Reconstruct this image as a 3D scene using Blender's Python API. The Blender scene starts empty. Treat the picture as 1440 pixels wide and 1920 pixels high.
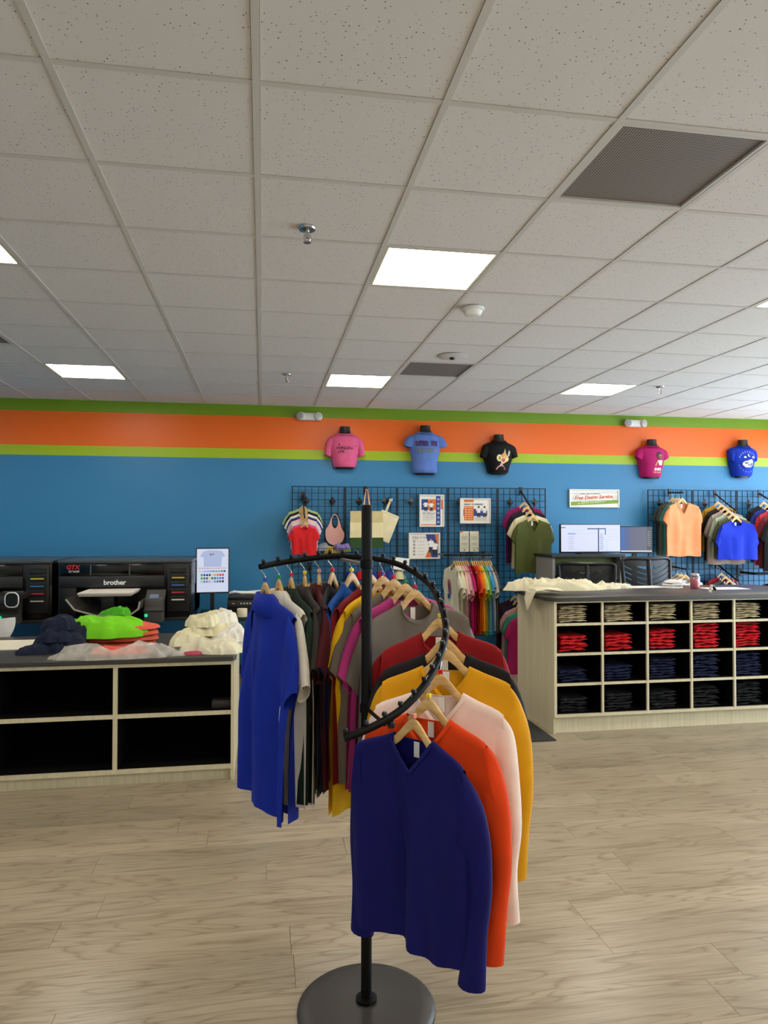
import bpy, bmesh, math, random
from mathutils import Vector, Matrix, noise as mnoise
PI = math.pi
scene = bpy.context.scene
C = scene.collection

# ------------------------------------------------------------------ camera
F = 1336.2; YAW, PITCH, ROLL = .1690446, .02052, .00039; CAMZ = 1.65
fw = Vector((math.sin(YAW)*math.cos(PITCH), math.cos(YAW)*math.cos(PITCH), math.sin(PITCH)))
rt = Vector((math.cos(YAW), -math.sin(YAW), 0)); up = rt.cross(fw)
rt, up = rt*math.cos(ROLL)+up*math.sin(ROLL), up*math.cos(ROLL)-rt*math.sin(ROLL)
cam_data = bpy.data.cameras.new('camera'); cam = bpy.data.objects.new('camera', cam_data); C.objects.link(cam)
cam_data.sensor_fit = 'VERTICAL'; cam_data.sensor_height = 24; cam_data.lens = F/1920*24
cam.matrix_world = Matrix(((rt.x, up.x, -fw.x, 0), (rt.y, up.y, -fw.y, 0), (rt.z, up.z, -fw.z, CAMZ), (0, 0, 0, 1)))
scene.camera = cam
def at(x, y, Y=None, Z=None, X=None):
    d = fw + rt*((x-720)/F) - up*((y-960)/F)
    t = Y/d.y if Y is not None else X/d.x if X is not None else (Z-CAMZ)/d.z
    return Vector((0, 0, CAMZ)) + d*t

# ------------------------------------------------------------------ world, exposure
SKY = 6.5; PANEL = 16.5
w = bpy.data.worlds.new('daylight'); scene.world = w; w.use_nodes = True
bg = w.node_tree.nodes['Background']; bg.inputs[0].default_value = (.72, .86, 1, 1); bg.inputs[1].default_value = SKY
vs = scene.view_settings
vs.view_transform = 'Standard'; vs.look = 'None'; vs.gamma = 1; vs.exposure = 0.3; vs.use_curve_mapping = False

# ------------------------------------------------------------------ materials
def lin(c):
    if isinstance(c, str):
        c = tuple(int(c[i:i+2], 16) for i in (0, 2, 4))
    return tuple(((v/255)/12.92 if v/255 <= .04045 else ((v/255+.055)/1.055)**2.4) for v in c)
MATS = {}
def base_mat(key):
    m = bpy.data.materials.new(key); m.use_nodes = True
    nt = m.node_tree; return m, nt, nt.nodes['Principled BSDF']
def mat(col, rough=.5, metal=0, spec=.5, bump=0, bscale=200, emit=0, alpha=1, key=None):
    k = ('m', col, rough, metal, spec, bump, bscale, emit, alpha)
    if k in MATS: return MATS[k]
    m, nt, b = base_mat(key or 'paint_'+str(len(MATS)))
    l = lin(col)
    b.inputs['Base Color'].default_value = (*[v*(.1 if 0 < emit < 1 else 1) for v in l], 1); b.inputs['Roughness'].default_value = rough
    b.inputs['Metallic'].default_value = metal; b.inputs['Specular IOR Level'].default_value = spec
    if emit:
        b.inputs['Emission Color'].default_value = (*l, 1); b.inputs['Emission Strength'].default_value = emit
    if alpha < 1: b.inputs['Alpha'].default_value = alpha
    tc = nt.nodes.new('ShaderNodeTexCoord'); n = nt.nodes.new('ShaderNodeTexNoise')
    n.inputs['Scale'].default_value = bscale; nt.links.new(tc.outputs['Object'], n.inputs['Vector'])
    if bump:
        bp = nt.nodes.new('ShaderNodeBump'); bp.inputs['Strength'].default_value = bump; bp.inputs['Distance'].default_value = .002
        nt.links.new(n.outputs['Fac'], bp.inputs['Height']); nt.links.new(bp.outputs['Normal'], b.inputs['Normal'])
    else:   # faint roughness variation keeps every surface procedural
        mr = nt.nodes.new('ShaderNodeMapRange'); mr.inputs['To Min'].default_value = max(0, rough-.04); mr.inputs['To Max'].default_value = min(1, rough+.04)
        nt.links.new(n.outputs['Fac'], mr.inputs['Value']); nt.links.new(mr.outputs['Result'], b.inputs['Roughness'])
    MATS[k] = m; return m
def cloth(col, rough=.75, sheen=.04):
    k = ('c', col, rough, sheen)
    if k in MATS: return MATS[k]
    m, nt, b = base_mat('fabric_'+str(len(MATS)))
    l = lin(col); N = nt.nodes; L = nt.links
    tc = N.new('ShaderNodeTexCoord'); n = N.new('ShaderNodeTexNoise'); n.inputs['Scale'].default_value = 9; n.inputs['Detail'].default_value = 4
    L.new(tc.outputs['Object'], n.inputs['Vector'])
    rp = N.new('ShaderNodeValToRGB'); rp.color_ramp.elements[0].position = .3; rp.color_ramp.elements[1].position = .75
    rp.color_ramp.elements[0].color = (*[v*.9 for v in l], 1); rp.color_ramp.elements[1].color = (*[min(1, v*1.06) for v in l], 1)
    L.new(n.outputs['Fac'], rp.inputs['Fac']); L.new(rp.outputs['Color'], b.inputs['Base Color'])
    b.inputs['Roughness'].default_value = rough; b.inputs['Specular IOR Level'].default_value = .25
    b.inputs['Sheen Weight'].default_value = sheen; b.inputs['Sheen Roughness'].default_value = .4
    b.inputs['Sheen Tint'].default_value = (*[min(1, .3+v) for v in l], 1)
    n2 = N.new('ShaderNodeTexNoise'); n2.inputs['Scale'].default_value = 700; L.new(tc.outputs['Object'], n2.inputs['Vector'])
    bp = N.new('ShaderNodeBump'); bp.inputs['Strength'].default_value = .15; bp.inputs['Distance'].default_value = .001
    L.new(n2.outputs['Fac'], bp.inputs['Height']); L.new(bp.outputs['Normal'], b.inputs['Normal'])
    MATS[k] = m; return m
def wood(col, dark, scale=(3, 60, 60), rough=.4, key='wood', rnd=0):
    k = ('w', col, dark, scale, rough, rnd)
    if k in MATS: return MATS[k]
    m, nt, b = base_mat(key); N = nt.nodes; L = nt.links
    tc = N.new('ShaderNodeTexCoord'); mp = N.new('ShaderNodeMapping'); mp.inputs['Scale'].default_value = scale
    L.new(tc.outputs['Object'], mp.inputs['Vector'])
    oi = N.new('ShaderNodeObjectInfo'); vm = N.new('ShaderNodeVectorMath'); vm.operation = 'MULTIPLY_ADD'
    cb = N.new('ShaderNodeCombineXYZ')
    for i in range(3): L.new(oi.outputs['Random'], cb.inputs[i])
    L.new(cb.outputs[0], vm.inputs[0]); vm.inputs[1].default_value = (37, 53, 71); L.new(mp.outputs[0], vm.inputs[2])
    n = N.new('ShaderNodeTexNoise'); n.inputs['Scale'].default_value = 1; n.inputs['Detail'].default_value = 6; n.inputs['Distortion'].default_value = .6
    L.new(vm.outputs[0], n.inputs['Vector'])
    rp = N.new('ShaderNodeValToRGB'); rp.color_ramp.elements[0].position = .3; rp.color_ramp.elements[1].position = .65
    rp.color_ramp.elements[0].color = (*lin(dark), 1); rp.color_ramp.elements[1].color = (*lin(col), 1)
    L.new(n.outputs['Fac'], rp.inputs['Fac'])
    L.new(rp.outputs[0], b.inputs['Base Color']); b.inputs['Roughness'].default_value = rough
    MATS[k] = m; return m
def floor_mat():
    m, nt, b = base_mat('vinyl_plank'); N = nt.nodes; L = nt.links
    tc = N.new('ShaderNodeTexCoord'); oi = N.new('ShaderNodeObjectInfo'); cb = N.new('ShaderNodeCombineXYZ')
    for i in range(3): L.new(oi.outputs['Random'], cb.inputs[i])
    ad = N.new('ShaderNodeVectorMath'); ad.operation = 'MULTIPLY_ADD'; ad.inputs[1].default_value = (91, 57, 13)
    L.new(cb.outputs[0], ad.inputs[0]); L.new(tc.outputs['Object'], ad.inputs[2])
    def chain(scale, det, dist):
        mp = N.new('ShaderNodeMapping'); mp.inputs['Scale'].default_value = scale; L.new(ad.outputs[0], mp.inputs['Vector'])
        n = N.new('ShaderNodeTexNoise'); n.inputs['Scale'].default_value = 1; n.inputs['Detail'].default_value = det; n.inputs['Distortion'].default_value = dist
        L.new(mp.outputs[0], n.inputs['Vector']); return n
    big = chain((1.1, 7.5, 1), 2, 1.0)            # cathedral field
    mul = N.new('ShaderNodeMath'); mul.operation = 'MULTIPLY'; mul.inputs[1].default_value = 13; L.new(big.outputs['Fac'], mul.inputs[0])
    fr = N.new('ShaderNodeMath'); fr.operation = 'PINGPONG'; fr.inputs[1].default_value = 1; L.new(mul.outputs[0], fr.inputs[0])
    pw = N.new('ShaderNodeMath'); pw.operation = 'POWER'; pw.inputs[1].default_value = 5; L.new(fr.outputs[0], pw.inputs[0])
    fine = chain((5, 120, 1), 4, .2)
    ton = chain((.9, 3, 1), 2, 0)
    r1 = N.new('ShaderNodeValToRGB'); e = r1.color_ramp.elements
    e[0].position = .25; e[1].position = .75; e[0].color = (*lin('988a72'), 1); e[1].color = (*lin('b0a188'), 1)
    L.new(ton.outputs['Fac'], r1.inputs['Fac'])
    mx = N.new('ShaderNodeMix'); mx.data_type = 'RGBA'; mx.blend_type = 'MULTIPLY'
    L.new(r1.outputs[0], mx.inputs[6]); mx.inputs[7].default_value = (*lin('b0a08c'), 1)
    f2 = N.new('ShaderNodeMath'); f2.operation = 'MULTIPLY'; f2.inputs[1].default_value = .6; L.new(pw.outputs[0], f2.inputs[0])
    L.new(f2.outputs[0], mx.inputs[0])
    mx2 = N.new('ShaderNodeMix'); mx2.data_type = 'RGBA'; mx2.blend_type = 'MULTIPLY'
    r2 = N.new('ShaderNodeValToRGB'); r2.color_ramp.elements[0].position = .35; r2.color_ramp.elements[1].position = .6
    r2.color_ramp.elements[0].color = (.72, .70, .67, 1); r2.color_ramp.elements[1].color = (1, 1, 1, 1)
    L.new(fine.outputs['Fac'], r2.inputs['Fac']); mx2.inputs[0].default_value = .7
    L.new(mx.outputs[2], mx2.inputs[6]); L.new(r2.outputs[0], mx2.inputs[7])
    hv = N.new('ShaderNodeHueSaturation'); mr = N.new('ShaderNodeMapRange'); mr.inputs['To Min'].default_value = .93; mr.inputs['To Max'].default_value = 1.06
    L.new(oi.outputs['Random'], mr.inputs['Value']); L.new(mr.outputs[0], hv.inputs['Value']); L.new(mx2.outputs[2], hv.inputs['Color'])
    L.new(hv.outputs[0], b.inputs['Base Color']); b.inputs['Roughness'].default_value = .28; b.inputs['Specular IOR Level'].default_value = .5
    bp = N.new('ShaderNodeBump'); bp.inputs['Strength'].default_value = .12; bp.inputs['Distance'].default_value = .001
    L.new(fine.outputs['Fac'], bp.inputs['Height']); L.new(bp.outputs[0], b.inputs['Normal'])
    return m
def tile_mat():
    m, nt, b = base_mat('acoustic_tile'); N = nt.nodes; L = nt.links
    tc = N.new('ShaderNodeTexCoord'); oi = N.new('ShaderNodeObjectInfo'); cb = N.new('ShaderNodeCombineXYZ')
    for i in range(3): L.new(oi.outputs['Random'], cb.inputs[i])
    ad = N.new('ShaderNodeVectorMath'); ad.operation = 'MULTIPLY_ADD'; ad.inputs[1].default_value = (31, 17, 5)
    L.new(cb.outputs[0], ad.inputs[0]); L.new(tc.outputs['Object'], ad.inputs[2])
    v = N.new('ShaderNodeTexVoronoi'); v.inputs['Scale'].default_value = 62; L.new(ad.outputs[0], v.inputs['Vector'])
    n = N.new('ShaderNodeTexNoise'); n.inputs['Scale'].default_value = 110; n.inputs['Detail'].default_value = 2; L.new(ad.outputs[0], n.inputs['Vector'])
    s = N.new('ShaderNodeMath'); s.operation = 'MULTIPLY_ADD'; s.inputs[1].default_value = .35; L.new(n.outputs['Fac'], s.inputs[0]); L.new(v.outputs['Distance'], s.inputs[2])
    rp = N.new('ShaderNodeValToRGB'); e = rp.color_ramp.elements
    e[0].position = .27; e[1].position = .33; e[0].color = (*lin('756f68'), 1); e[1].color = (*lin('e6e2dd'), 1)
    L.new(s.outputs[0], rp.inputs['Fac']); L.new(rp.outputs[0], b.inputs['Base Color']); b.inputs['Roughness'].default_value = .95; b.inputs['Specular IOR Level'].default_value = .1
    bp = N.new('ShaderNodeBump'); bp.inputs['Strength'].default_value = .4; bp.inputs['Distance'].default_value = .002
    L.new(rp.outputs[0], bp.inputs['Height']); L.new(bp.outputs[0], b.inputs['Normal'])
    return m
def grille_mat():
    m, nt, b = base_mat('perforated_metal'); N = nt.nodes; L = nt.links
    tc = N.new('ShaderNodeTexCoord'); mp = N.new('ShaderNodeMapping'); mp.inputs['Scale'].default_value = (95, 95, 1); L.new(tc.outputs['Object'], mp.inputs['Vector'])
    fr = N.new('ShaderNodeVectorMath'); fr.operation = 'FRACTION'; L.new(mp.outputs[0], fr.inputs[0])
    sb = N.new('ShaderNodeVectorMath'); sb.operation = 'SUBTRACT'; sb.inputs[1].default_value = (.5, .5, 0); L.new(fr.outputs[0], sb.inputs[0])
    sx = N.new('ShaderNodeSeparateXYZ'); L.new(sb.outputs[0], sx.inputs[0]); cx = N.new('ShaderNodeCombineXYZ')
    L.new(sx.outputs[0], cx.inputs[0]); L.new(sx.outputs[1], cx.inputs[1])
    ln = N.new('ShaderNodeVectorMath'); ln.operation = 'LENGTH'; L.new(cx.outputs[0], ln.inputs[0])
    rp = N.new('ShaderNodeValToRGB'); e = rp.color_ramp.elements; e[0].position = .33; e[1].position = .38
    e[0].color = (*lin('2c2723'), 1); e[1].color = (*lin('9a9188'), 1)
    L.new(ln.outputs['Value'], rp.inputs['Fac']); L.new(rp.outputs[0], b.inputs['Base Color']); b.inputs['Roughness'].default_value = .6
    return m
def wall_mat():
    m, nt, b = base_mat('striped_wall_paint'); N = nt.nodes; L = nt.links
    tc = N.new('ShaderNodeTexCoord'); sx = N.new('ShaderNodeSeparateXYZ'); L.new(tc.outputs['Object'], sx.inputs[0])
    mr = N.new('ShaderNodeMapRange'); mr.inputs['From Min'].default_value = 2; mr.inputs['From Max'].default_value = 3; L.new(sx.outputs[2], mr.inputs['Value'])
    rp = N.new('ShaderNodeValToRGB'); cr = rp.color_ramp; cr.interpolation = 'CONSTANT'
    cr.elements[0].position = 0; cr.elements[0].color = (*lin('357fae'), 1)
    cr.elements[1].position = .42; cr.elements[1].color = (*lin('a3bf1e'), 1)
    e = cr.elements.new(.53); e.color = (*lin('ef6b14'), 1); e = cr.elements.new(.90); e.color = (*lin('769a1a'), 1)
    L.new(mr.outputs[0], rp.inputs['Fac']); L.new(rp.outputs[0], b.inputs['Base Color']); b.inputs['Roughness'].default_value = .38; b.inputs['Specular IOR Level'].default_value = .4
    n = N.new('ShaderNodeTexNoise'); n.inputs['Scale'].default_value = 90; L.new(tc.outputs['Object'], n.inputs['Vector'])
    bp = N.new('ShaderNodeBump'); bp.inputs['Strength'].default_value = .25; bp.inputs['Distance'].default_value = .003
    L.new(n.outputs['Fac'], bp.inputs['Height']); L.new(bp.outputs[0], b.inputs['Normal'])
    return m
def glass_mat(name='window_glass', tint=(1, 1, 1), gloss=.08):
    m = bpy.data.materials.new(name); m.use_nodes = True; nt = m.node_tree; nt.nodes.clear(); N = nt.nodes; L = nt.links
    o = N.new('ShaderNodeOutputMaterial'); mx = N.new('ShaderNodeMixShader'); t = N.new('ShaderNodeBsdfTransparent'); g = N.new('ShaderNodeBsdfGlossy')
    t.inputs[0].default_value = (*tint, 1); g.inputs['Roughness'].default_value = .03; mx.inputs[0].default_value = gloss
    L.new(t.outputs[0], mx.inputs[1]); L.new(g.outputs[0], mx.inputs[2]); L.new(mx.outputs[0], o.inputs[0]); return m
def film_mat():
    m = bpy.data.materials.new('clear_plastic_film'); m.use_nodes = True; nt = m.node_tree; b = nt.nodes['Principled BSDF']
    b.inputs['Base Color'].default_value = (*lin('efe6da'), 1); b.inputs['Roughness'].default_value = .25
    n = nt.nodes.new('ShaderNodeTexNoise'); n.inputs['Scale'].default_value = 14; n.inputs['Detail'].default_value = 4
    mr = nt.nodes.new('ShaderNodeMapRange'); mr.inputs['To Min'].default_value = .12; mr.inputs['To Max'].default_value = .6
    tc = nt.nodes.new('ShaderNodeTexCoord'); nt.links.new(tc.outputs['Object'], n.inputs['Vector'])
    nt.links.new(n.outputs['Fac'], mr.inputs['Value']); nt.links.new(mr.outputs[0], b.inputs['Alpha']); return m

BLACK = mat('0b0b0c', .35); BLKMET = mat('0a0a0b', .35, .2); BLKMATTE = mat('090909', .75); CHROME = mat('c9c9cc', .18, 1)
CREAM = wood('cfc4a4', 'c0b592', (40, 40, 1.6), .5, 'cream_laminate'); TOPMAT = mat('35332f', .42, bump=.1, bscale=400)
INNER = mat('030303', .9, 0, .1); WHITE = mat('e8e6e0', .5); HWOOD = wood('dcb878', 'bf935a', (10, 90, 60), .4, 'hanger_wood')
POLE = mat('040404', .5, 0, .18); TBAR = mat('d6d2ca', .5); FLOOR = floor_mat(); TILE = tile_mat(); GRILLE = grille_mat()

# ------------------------------------------------------------------ geometry helpers
class G:
    def __init__(s): s.v = []; s.f = []; s.mi = []; s.cur = 0
    def add(s, vs_, fs_):
        o = len(s.v); s.v += [tuple(p) for p in vs_]; s.f += [tuple(i+o for i in q) for q in fs_]; s.mi += [s.cur]*len(fs_); return s
    def box(s, x0, x1, y0, y1, z0, z1):
        return s.add([(x0,y0,z0),(x1,y0,z0),(x1,y1,z0),(x0,y1,z0),(x0,y0,z1),(x1,y0,z1),(x1,y1,z1),(x0,y1,z1)],
                     [(0,3,2,1),(4,5,6,7),(0,1,5,4),(1,2,6,5),(2,3,7,6),(3,0,4,7)])
    def rbox(s, x0, x1, y0, y1, z0, z1, r=.005, seg=2):
        bm = bmesh.new(); bmesh.ops.create_cube(bm, size=1)
        for v in bm.verts: v.co = Vector(((x0+x1)/2+v.co.x*(x1-x0), (y0+y1)/2+v.co.y*(y1-y0), (z0+z1)/2+v.co.z*(z1-z0)))
        r = min(r, .49*min(x1-x0, y1-y0, z1-z0))
        bmesh.ops.bevel(bm, geom=bm.edges[:], offset=r, segments=seg, profile=.6, affect='EDGES')
        bm.verts.index_update(); s.add([v.co for v in bm.verts], [[v.index for v in f.verts] for f in bm.faces]); bm.free(); return s
    def loft(s, rings, cap=True, closed=True):
        n = len(rings[0]); o = len(s.v); vs_ = [p for r in rings for p in r]; fs = []
        for i in range(len(rings)-1):
            for j in range(n if closed else n-1):
                k = (j+1) % n; fs.append((i*n+j, i*n+k, (i+1)*n+k, (i+1)*n+j))
        if cap and closed: fs.append(tuple(range(n))[::-1]); fs.append(tuple((len(rings)-1)*n+j for j in range(n)))
        return s.add(vs_, fs)
    def tube(s, path, r, n=8, cap=True):
        P_ = [Vector(p) for p in path]; rings = []; ref = None
        for i, p in enumerate(P_):
            t = (P_[min(i+1, len(P_)-1)]-P_[max(i-1, 0)]).normalized()
            if ref is None: ref = Vector((0, 0, 1)) if abs(t.z) < .9 else Vector((1, 0, 0))
            a = (ref - t*ref.dot(t)).normalized(); b = t.cross(a); ref = a
            rr = r[i] if isinstance(r, (list, tuple)) else r
            rings.append([p + (a*math.cos(2*PI*k/n)+b*math.sin(2*PI*k/n))*rr for k in range(n)])
        return s.loft(rings, cap)
    def lathe(s, prof, c=(0, 0, 0), n=24, axis='z'):
        rings = []
        for r, h in prof:
            ring = []
            for k in range(n):
                a = 2*PI*k/n; x, y = r*math.cos(a), r*math.sin(a)
                p = (x, y, h) if axis == 'z' else (x, -h, y) if axis == 'y' else (h, x, y)
                ring.append((p[0]+c[0], p[1]+c[1], p[2]+c[2]))
            rings.append(ring)
        return s.loft(rings)
    def poly(s, pts, y=0):
        return s.add([(p[0], y, p[1]) for p in pts], [tuple(range(len(pts)))])
    def mesh(s, name, mats, smooth=False):
        me = bpy.data.meshes.new(name); me.from_pydata(s.v, [], s.f)
        for m in (mats if isinstance(mats, (list, tuple)) else [mats]): me.materials.append(m)
        if len(me.materials) > 1: me.polygons.foreach_set('material_index', s.mi)
        if smooth:
            me.polygons.foreach_set('use_smooth', [True]*len(me.polygons))
            if smooth != 'all': me.set_sharp_from_angle(angle=math.radians(45))
        me.update(); return me
    def build(s, name, mats, parent=None, smooth=False, loc=None):
        return link(name, s.mesh(name, mats, smooth), parent, loc)
def link(name, me, parent=None, loc=None, rz=0):
    o = bpy.data.objects.new(name, me); C.objects.link(o)
    if parent: o.parent = parent
    if loc is not None: o.location = loc
    if rz: o.rotation_euler = (0, 0, rz)
    return o
def tag(o, label, cat, group=None):
    o['label'] = label; o['category'] = cat
    if group: o['group'] = group
    return o
def thing(name, label, cat, loc=(0, 0, 0), rz=0, group=None):
    o = bpy.data.objects.new(name, None); C.objects.link(o); o.location = loc; o.rotation_euler = (0, 0, rz); o.empty_display_size = .1
    return tag(o, label, cat, group)
def struct(o): o['kind'] = 'structure'; return o
def text_mesh(body, size, extr=.0006, shear=0, bold=0, align='CENTER'):
    cu = bpy.data.curves.new('lettering', 'FONT'); cu.body = body; cu.size = size; cu.extrude = extr; cu.shear = shear; cu.offset = bold
    cu.align_x = align; cu.align_y = 'CENTER'; cu.resolution_u = 3
    t = bpy.data.objects.new('lettering', cu); C.objects.link(t)
    me = bpy.data.meshes.new_from_object(t.evaluated_get(bpy.context.evaluated_depsgraph_get()))
    bpy.data.objects.remove(t); bpy.data.curves.remove(cu); return me
def text(body, size, m, parent, x, y, z, extr=.0006, shear=0, bold=0, align='CENTER', tilt=0, name='lettering', wrap=None):
    """lettering standing in the local xz plane, facing -y"""
    me = text_mesh(body, size, extr, shear, bold, align)
    for v in me.vertices:
        a, b, c = v.co; a, b = a*math.cos(tilt)-b*math.sin(tilt), a*math.sin(tilt)+b*math.cos(tilt)
        v.co = (x+a, y-c, z+b)
        if wrap: v.co.y = wrap(v.co.x, v.co.z)-.002-c
    me.materials.clear(); me.materials.append(m); return link(name, me, parent)
def rnd(seed): return random.Random(seed)
def circ(cx, cz, r, n=14, rz=None): return [(cx+r*math.cos(2*PI*k/n), cz+(rz or r)*math.sin(2*PI*k/n)) for k in range(n)]
def rect(x0, x1, z0, z1): return [(x0, z0), (x1, z0), (x1, z1), (x0, z1)]
def prints(name, parent, items, y=0, wrap=None, emit=0, rough=.6):
    """flat print: a list of (outline, colour) laid on the plane y (or on a curved front)"""
    g = G(); cols = []
    for i, (pts, col) in enumerate(items):
        if col not in cols: cols.append(col)
        g.cur = cols.index(col); yy = y-.0004*(i*.15+1)
        g.poly(pts, yy)
        if wrap:
            for k in range(len(pts)):
                v = g.v[-len(pts)+k]; g.v[-len(pts)+k] = (v[0], wrap(v[0], v[2])-.003-.0004*i, v[2])
    return g.build(name, [mat(c, rough, emit=emit) for c in cols], parent)

# ------------------------------------------------------------------ room
XL, XR, YF, YB = -4.5, 6.95, -3.0, 8.195
ZC = 3.0296; GX, GY, SX, SY = -.025, 2.2272, .6096, .59676
wb = struct(G().box(XL, XR+.1, YB, YB+.12, 0, ZC+.1).build('wall_back', wall_mat()))
struct(G().box(XL-.12, XL, YF, YB, 0, ZC+.1).build('wall_left', mat('357fae', .45)))
struct(G().box(XL, XR, YF-.12, YF, 0, ZC+.1).build('wall_front', mat('d8d4c8', .6)))
g = G(); g.box(XR, XR+.12, YF, .3, 0, ZC+.1); g.box(XR, XR+.12, 7.95, YB, 0, ZC+.1); g.box(XR, XR+.12, .3, 7.95, 0, .15); g.box(XR, XR+.12, .3, 7.95, 2.75, ZC+.1)
struct(g.build('wall_right', mat('d8d4c8', .6)))
win = struct(link('window_1', None)); GL = glass_mat()
nm = 6; step = (7.95-.3)/nm
for k in range(nm+1): G().box(XR+.02, XR+.1, .3+k*step-.025, .3+k*step+.025, .15, 2.75).build('mullion', mat('3a3a3c', .4, .6), win)
for k in range(nm): G().box(XR+.055, XR+.062, .3+k*step+.026, .3+(k+1)*step-.026, .16, 2.74).build('pane', GL, win)
struct(G().box(XL, XR, YB-.012, YB-.0005, 0, .1).build('baseboard_back', mat('0c0c0d', .5)))

ceil = struct(G().box(XL, XR, YF, YB, ZC+.06, ZC+.1).build('ceiling', mat('6b6862', .9)))
LIGHTS = [(i, j) for i in (-7, -3, 1, 5, 9) for j in (-8, -3, 2, 7)]
VENTS = [(2, 0), (2, 6), (-4, 5)]
i0, i1 = math.floor((XL-GX)/SX), math.ceil((XR-GX)/SX); j0, j1 = math.floor((YF-GY)/SY), 10
tg = G(); tg.box(.013, SX-.013, .013, SY-.013, .004, .03); tmesh = tg.mesh('ceiling_tile', TILE)
far = G()
for i in range(i0, i1):
    for j in range(j0, j1):
        if (i, j) in LIGHTS or (i, j) in VENTS: continue
        x0, y0 = GX+i*SX, GY+j*SY
        full = x0 > XL and x0+SX < XR and y0 > YF
        if full and j >= -2:
            link('ceiling_tile', tmesh, ceil, (x0, y0, ZC))
        else:
            far.box(max(x0+.013, XL), min(x0+SX-.013, XR), max(y0+.013, YF), y0+SY-.013, ZC+.004, ZC+.03)
o = far.build('ceiling_tile_edge', TILE, ceil); o['kind'] = 'stuff'
for i in range(i0+1, i1): G().box(GX+i*SX-.012, GX+i*SX+.012, YF, YB, ZC, ZC+.02).build('main_runner', TBAR, ceil)
for j in range(j0+1, j1+1): G().box(XL, XR, GY+j*SY-.012, GY+j*SY+.012 if j < j1 else YB, ZC+.001, ZC+.02).build('cross_tee', TBAR, ceil)
lightlab = {(-3, 2): 'bright square ceiling light cut off by the left edge of the photo', (1, 2): 'largest bright square ceiling light, nearest the middle', (5, 2): 'bright ceiling light panel cut off by the right edge',
    (-3, 7): 'bright ceiling light panel at far left near the orange stripe', (1, 7): 'bright ceiling light panel beside the small grey vent', (5, 7): 'bright ceiling light panel at far right above the pink tee form'}
DIFF = mat('fff6e6', .5, emit=PANEL)
for (i, j) in LIGHTS:
    x0, y0 = GX+i*SX, GY+j*SY
    if x0 < XL or x0+SX > XR or y0 < YF: continue
    t = thing('ceiling_light', lightlab.get((i, j), 'square ceiling light panel outside the picture'), 'ceiling light', (x0, y0, ZC), group='square ceiling light panels')
    g = G(); a, b = SX-.013, SY-.013
    for q in ((.013, a, .013, .03), (.013, a, b-.017, b), (.013, .03, .03, b-.017), (a-.017, a, .03, b-.017)): g.box(*q, .001, .03)
    g.build('frame', mat('d9d3b8', .5), t); G().box(.03, a-.017, .03, b-.017, .008, .03).build('diffuser', DIFF, t)
ventlab = ['large grey perforated return vent in the upper right ceiling', 'small grey vent beside the far ceiling light and round speaker', 'grey ceiling vent cut off by the left edge']
for (i, j), lb in zip(VENTS, ventlab):
    x0, y0 = GX+i*SX, GY+j*SY; t = thing('ceiling_vent', lb, 'ceiling vent', (x0, y0, ZC), group='perforated ceiling vents')
    a, b = SX-.013, SY-.013; g = G()
    for q in ((.013, a, .013, .028), (.013, a, b-.015, b), (.013, .028, .028, b-.015), (a-.015, a, .028, b-.015)): g.box(*q, .001, .03)
    g.build('frame', TBAR, t); G().box(.028, a-.015, .028, b-.015, .01, .02).build('grille', GRILLE, t)
def sprinkler(px, py, lb):
    p = at(px, py, Z=ZC); t = thing('fire_sprinkler', lb, 'sprinkler', p, group='ceiling fire sprinklers')
    G().lathe([(.012, -.012), (.038, -.008), (.042, -.001), (.042, 0)], n=20).build('escutcheon', CHROME, t, True)
    G().lathe([(.008, -.045), (.010, -.012)], n=10).build('stem', CHROME, t, True)
    g = G(); g.tube([(-.012, 0, -.03), (-.016, 0, -.045), (-.008, 0, -.06), (0, 0, -.063)], .003, 6); g.tube([(.012, 0, -.03), (.016, 0, -.045), (.008, 0, -.06), (0, 0, -.063)], .003, 6)
    g.build('frame_arm', CHROME, t, True); G().lathe([(.018, -.068), (.018, -.064), (.004, -.062)], n=12).build('deflector', CHROME, t, True)
sprinkler(576, 428, 'chrome fire sprinkler nearest the viewer on the ceiling'); sprinkler(538, 702, 'small fire sprinkler far left above the emergency light'); sprinkler(1238, 725, 'small fire sprinkler at right beside the far light')
p = at(887, 578, Z=ZC); t = thing('smoke_detector', 'white round smoke detector hanging under the ceiling tiles', 'smoke detector', p)
G().lathe([(.035, -.05), (.048, -.045), (.055, -.03), (.06, -.02)], n=24).build('sensor_head', WHITE, t, True); G().lathe([(.07, -.02), (.072, -.002), (.072, 0)], n=24).build('mounting_base', WHITE, t, True)
p = at(848, 668, Z=ZC); t = thing('ceiling_speaker', 'flat white round ceiling speaker with dark centre beside the vent', 'ceiling speaker', p)
G().lathe([(.04, -.012), (.11, -.008), (.125, -.001), (.125, 0)], n=28).build('trim_ring', mat('d4d0cc', .5), t, True); G().lathe([(.005, -.03), (.02, -.026), (.024, -.012)], n=16).build('core', BLACK, t, True)

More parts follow.
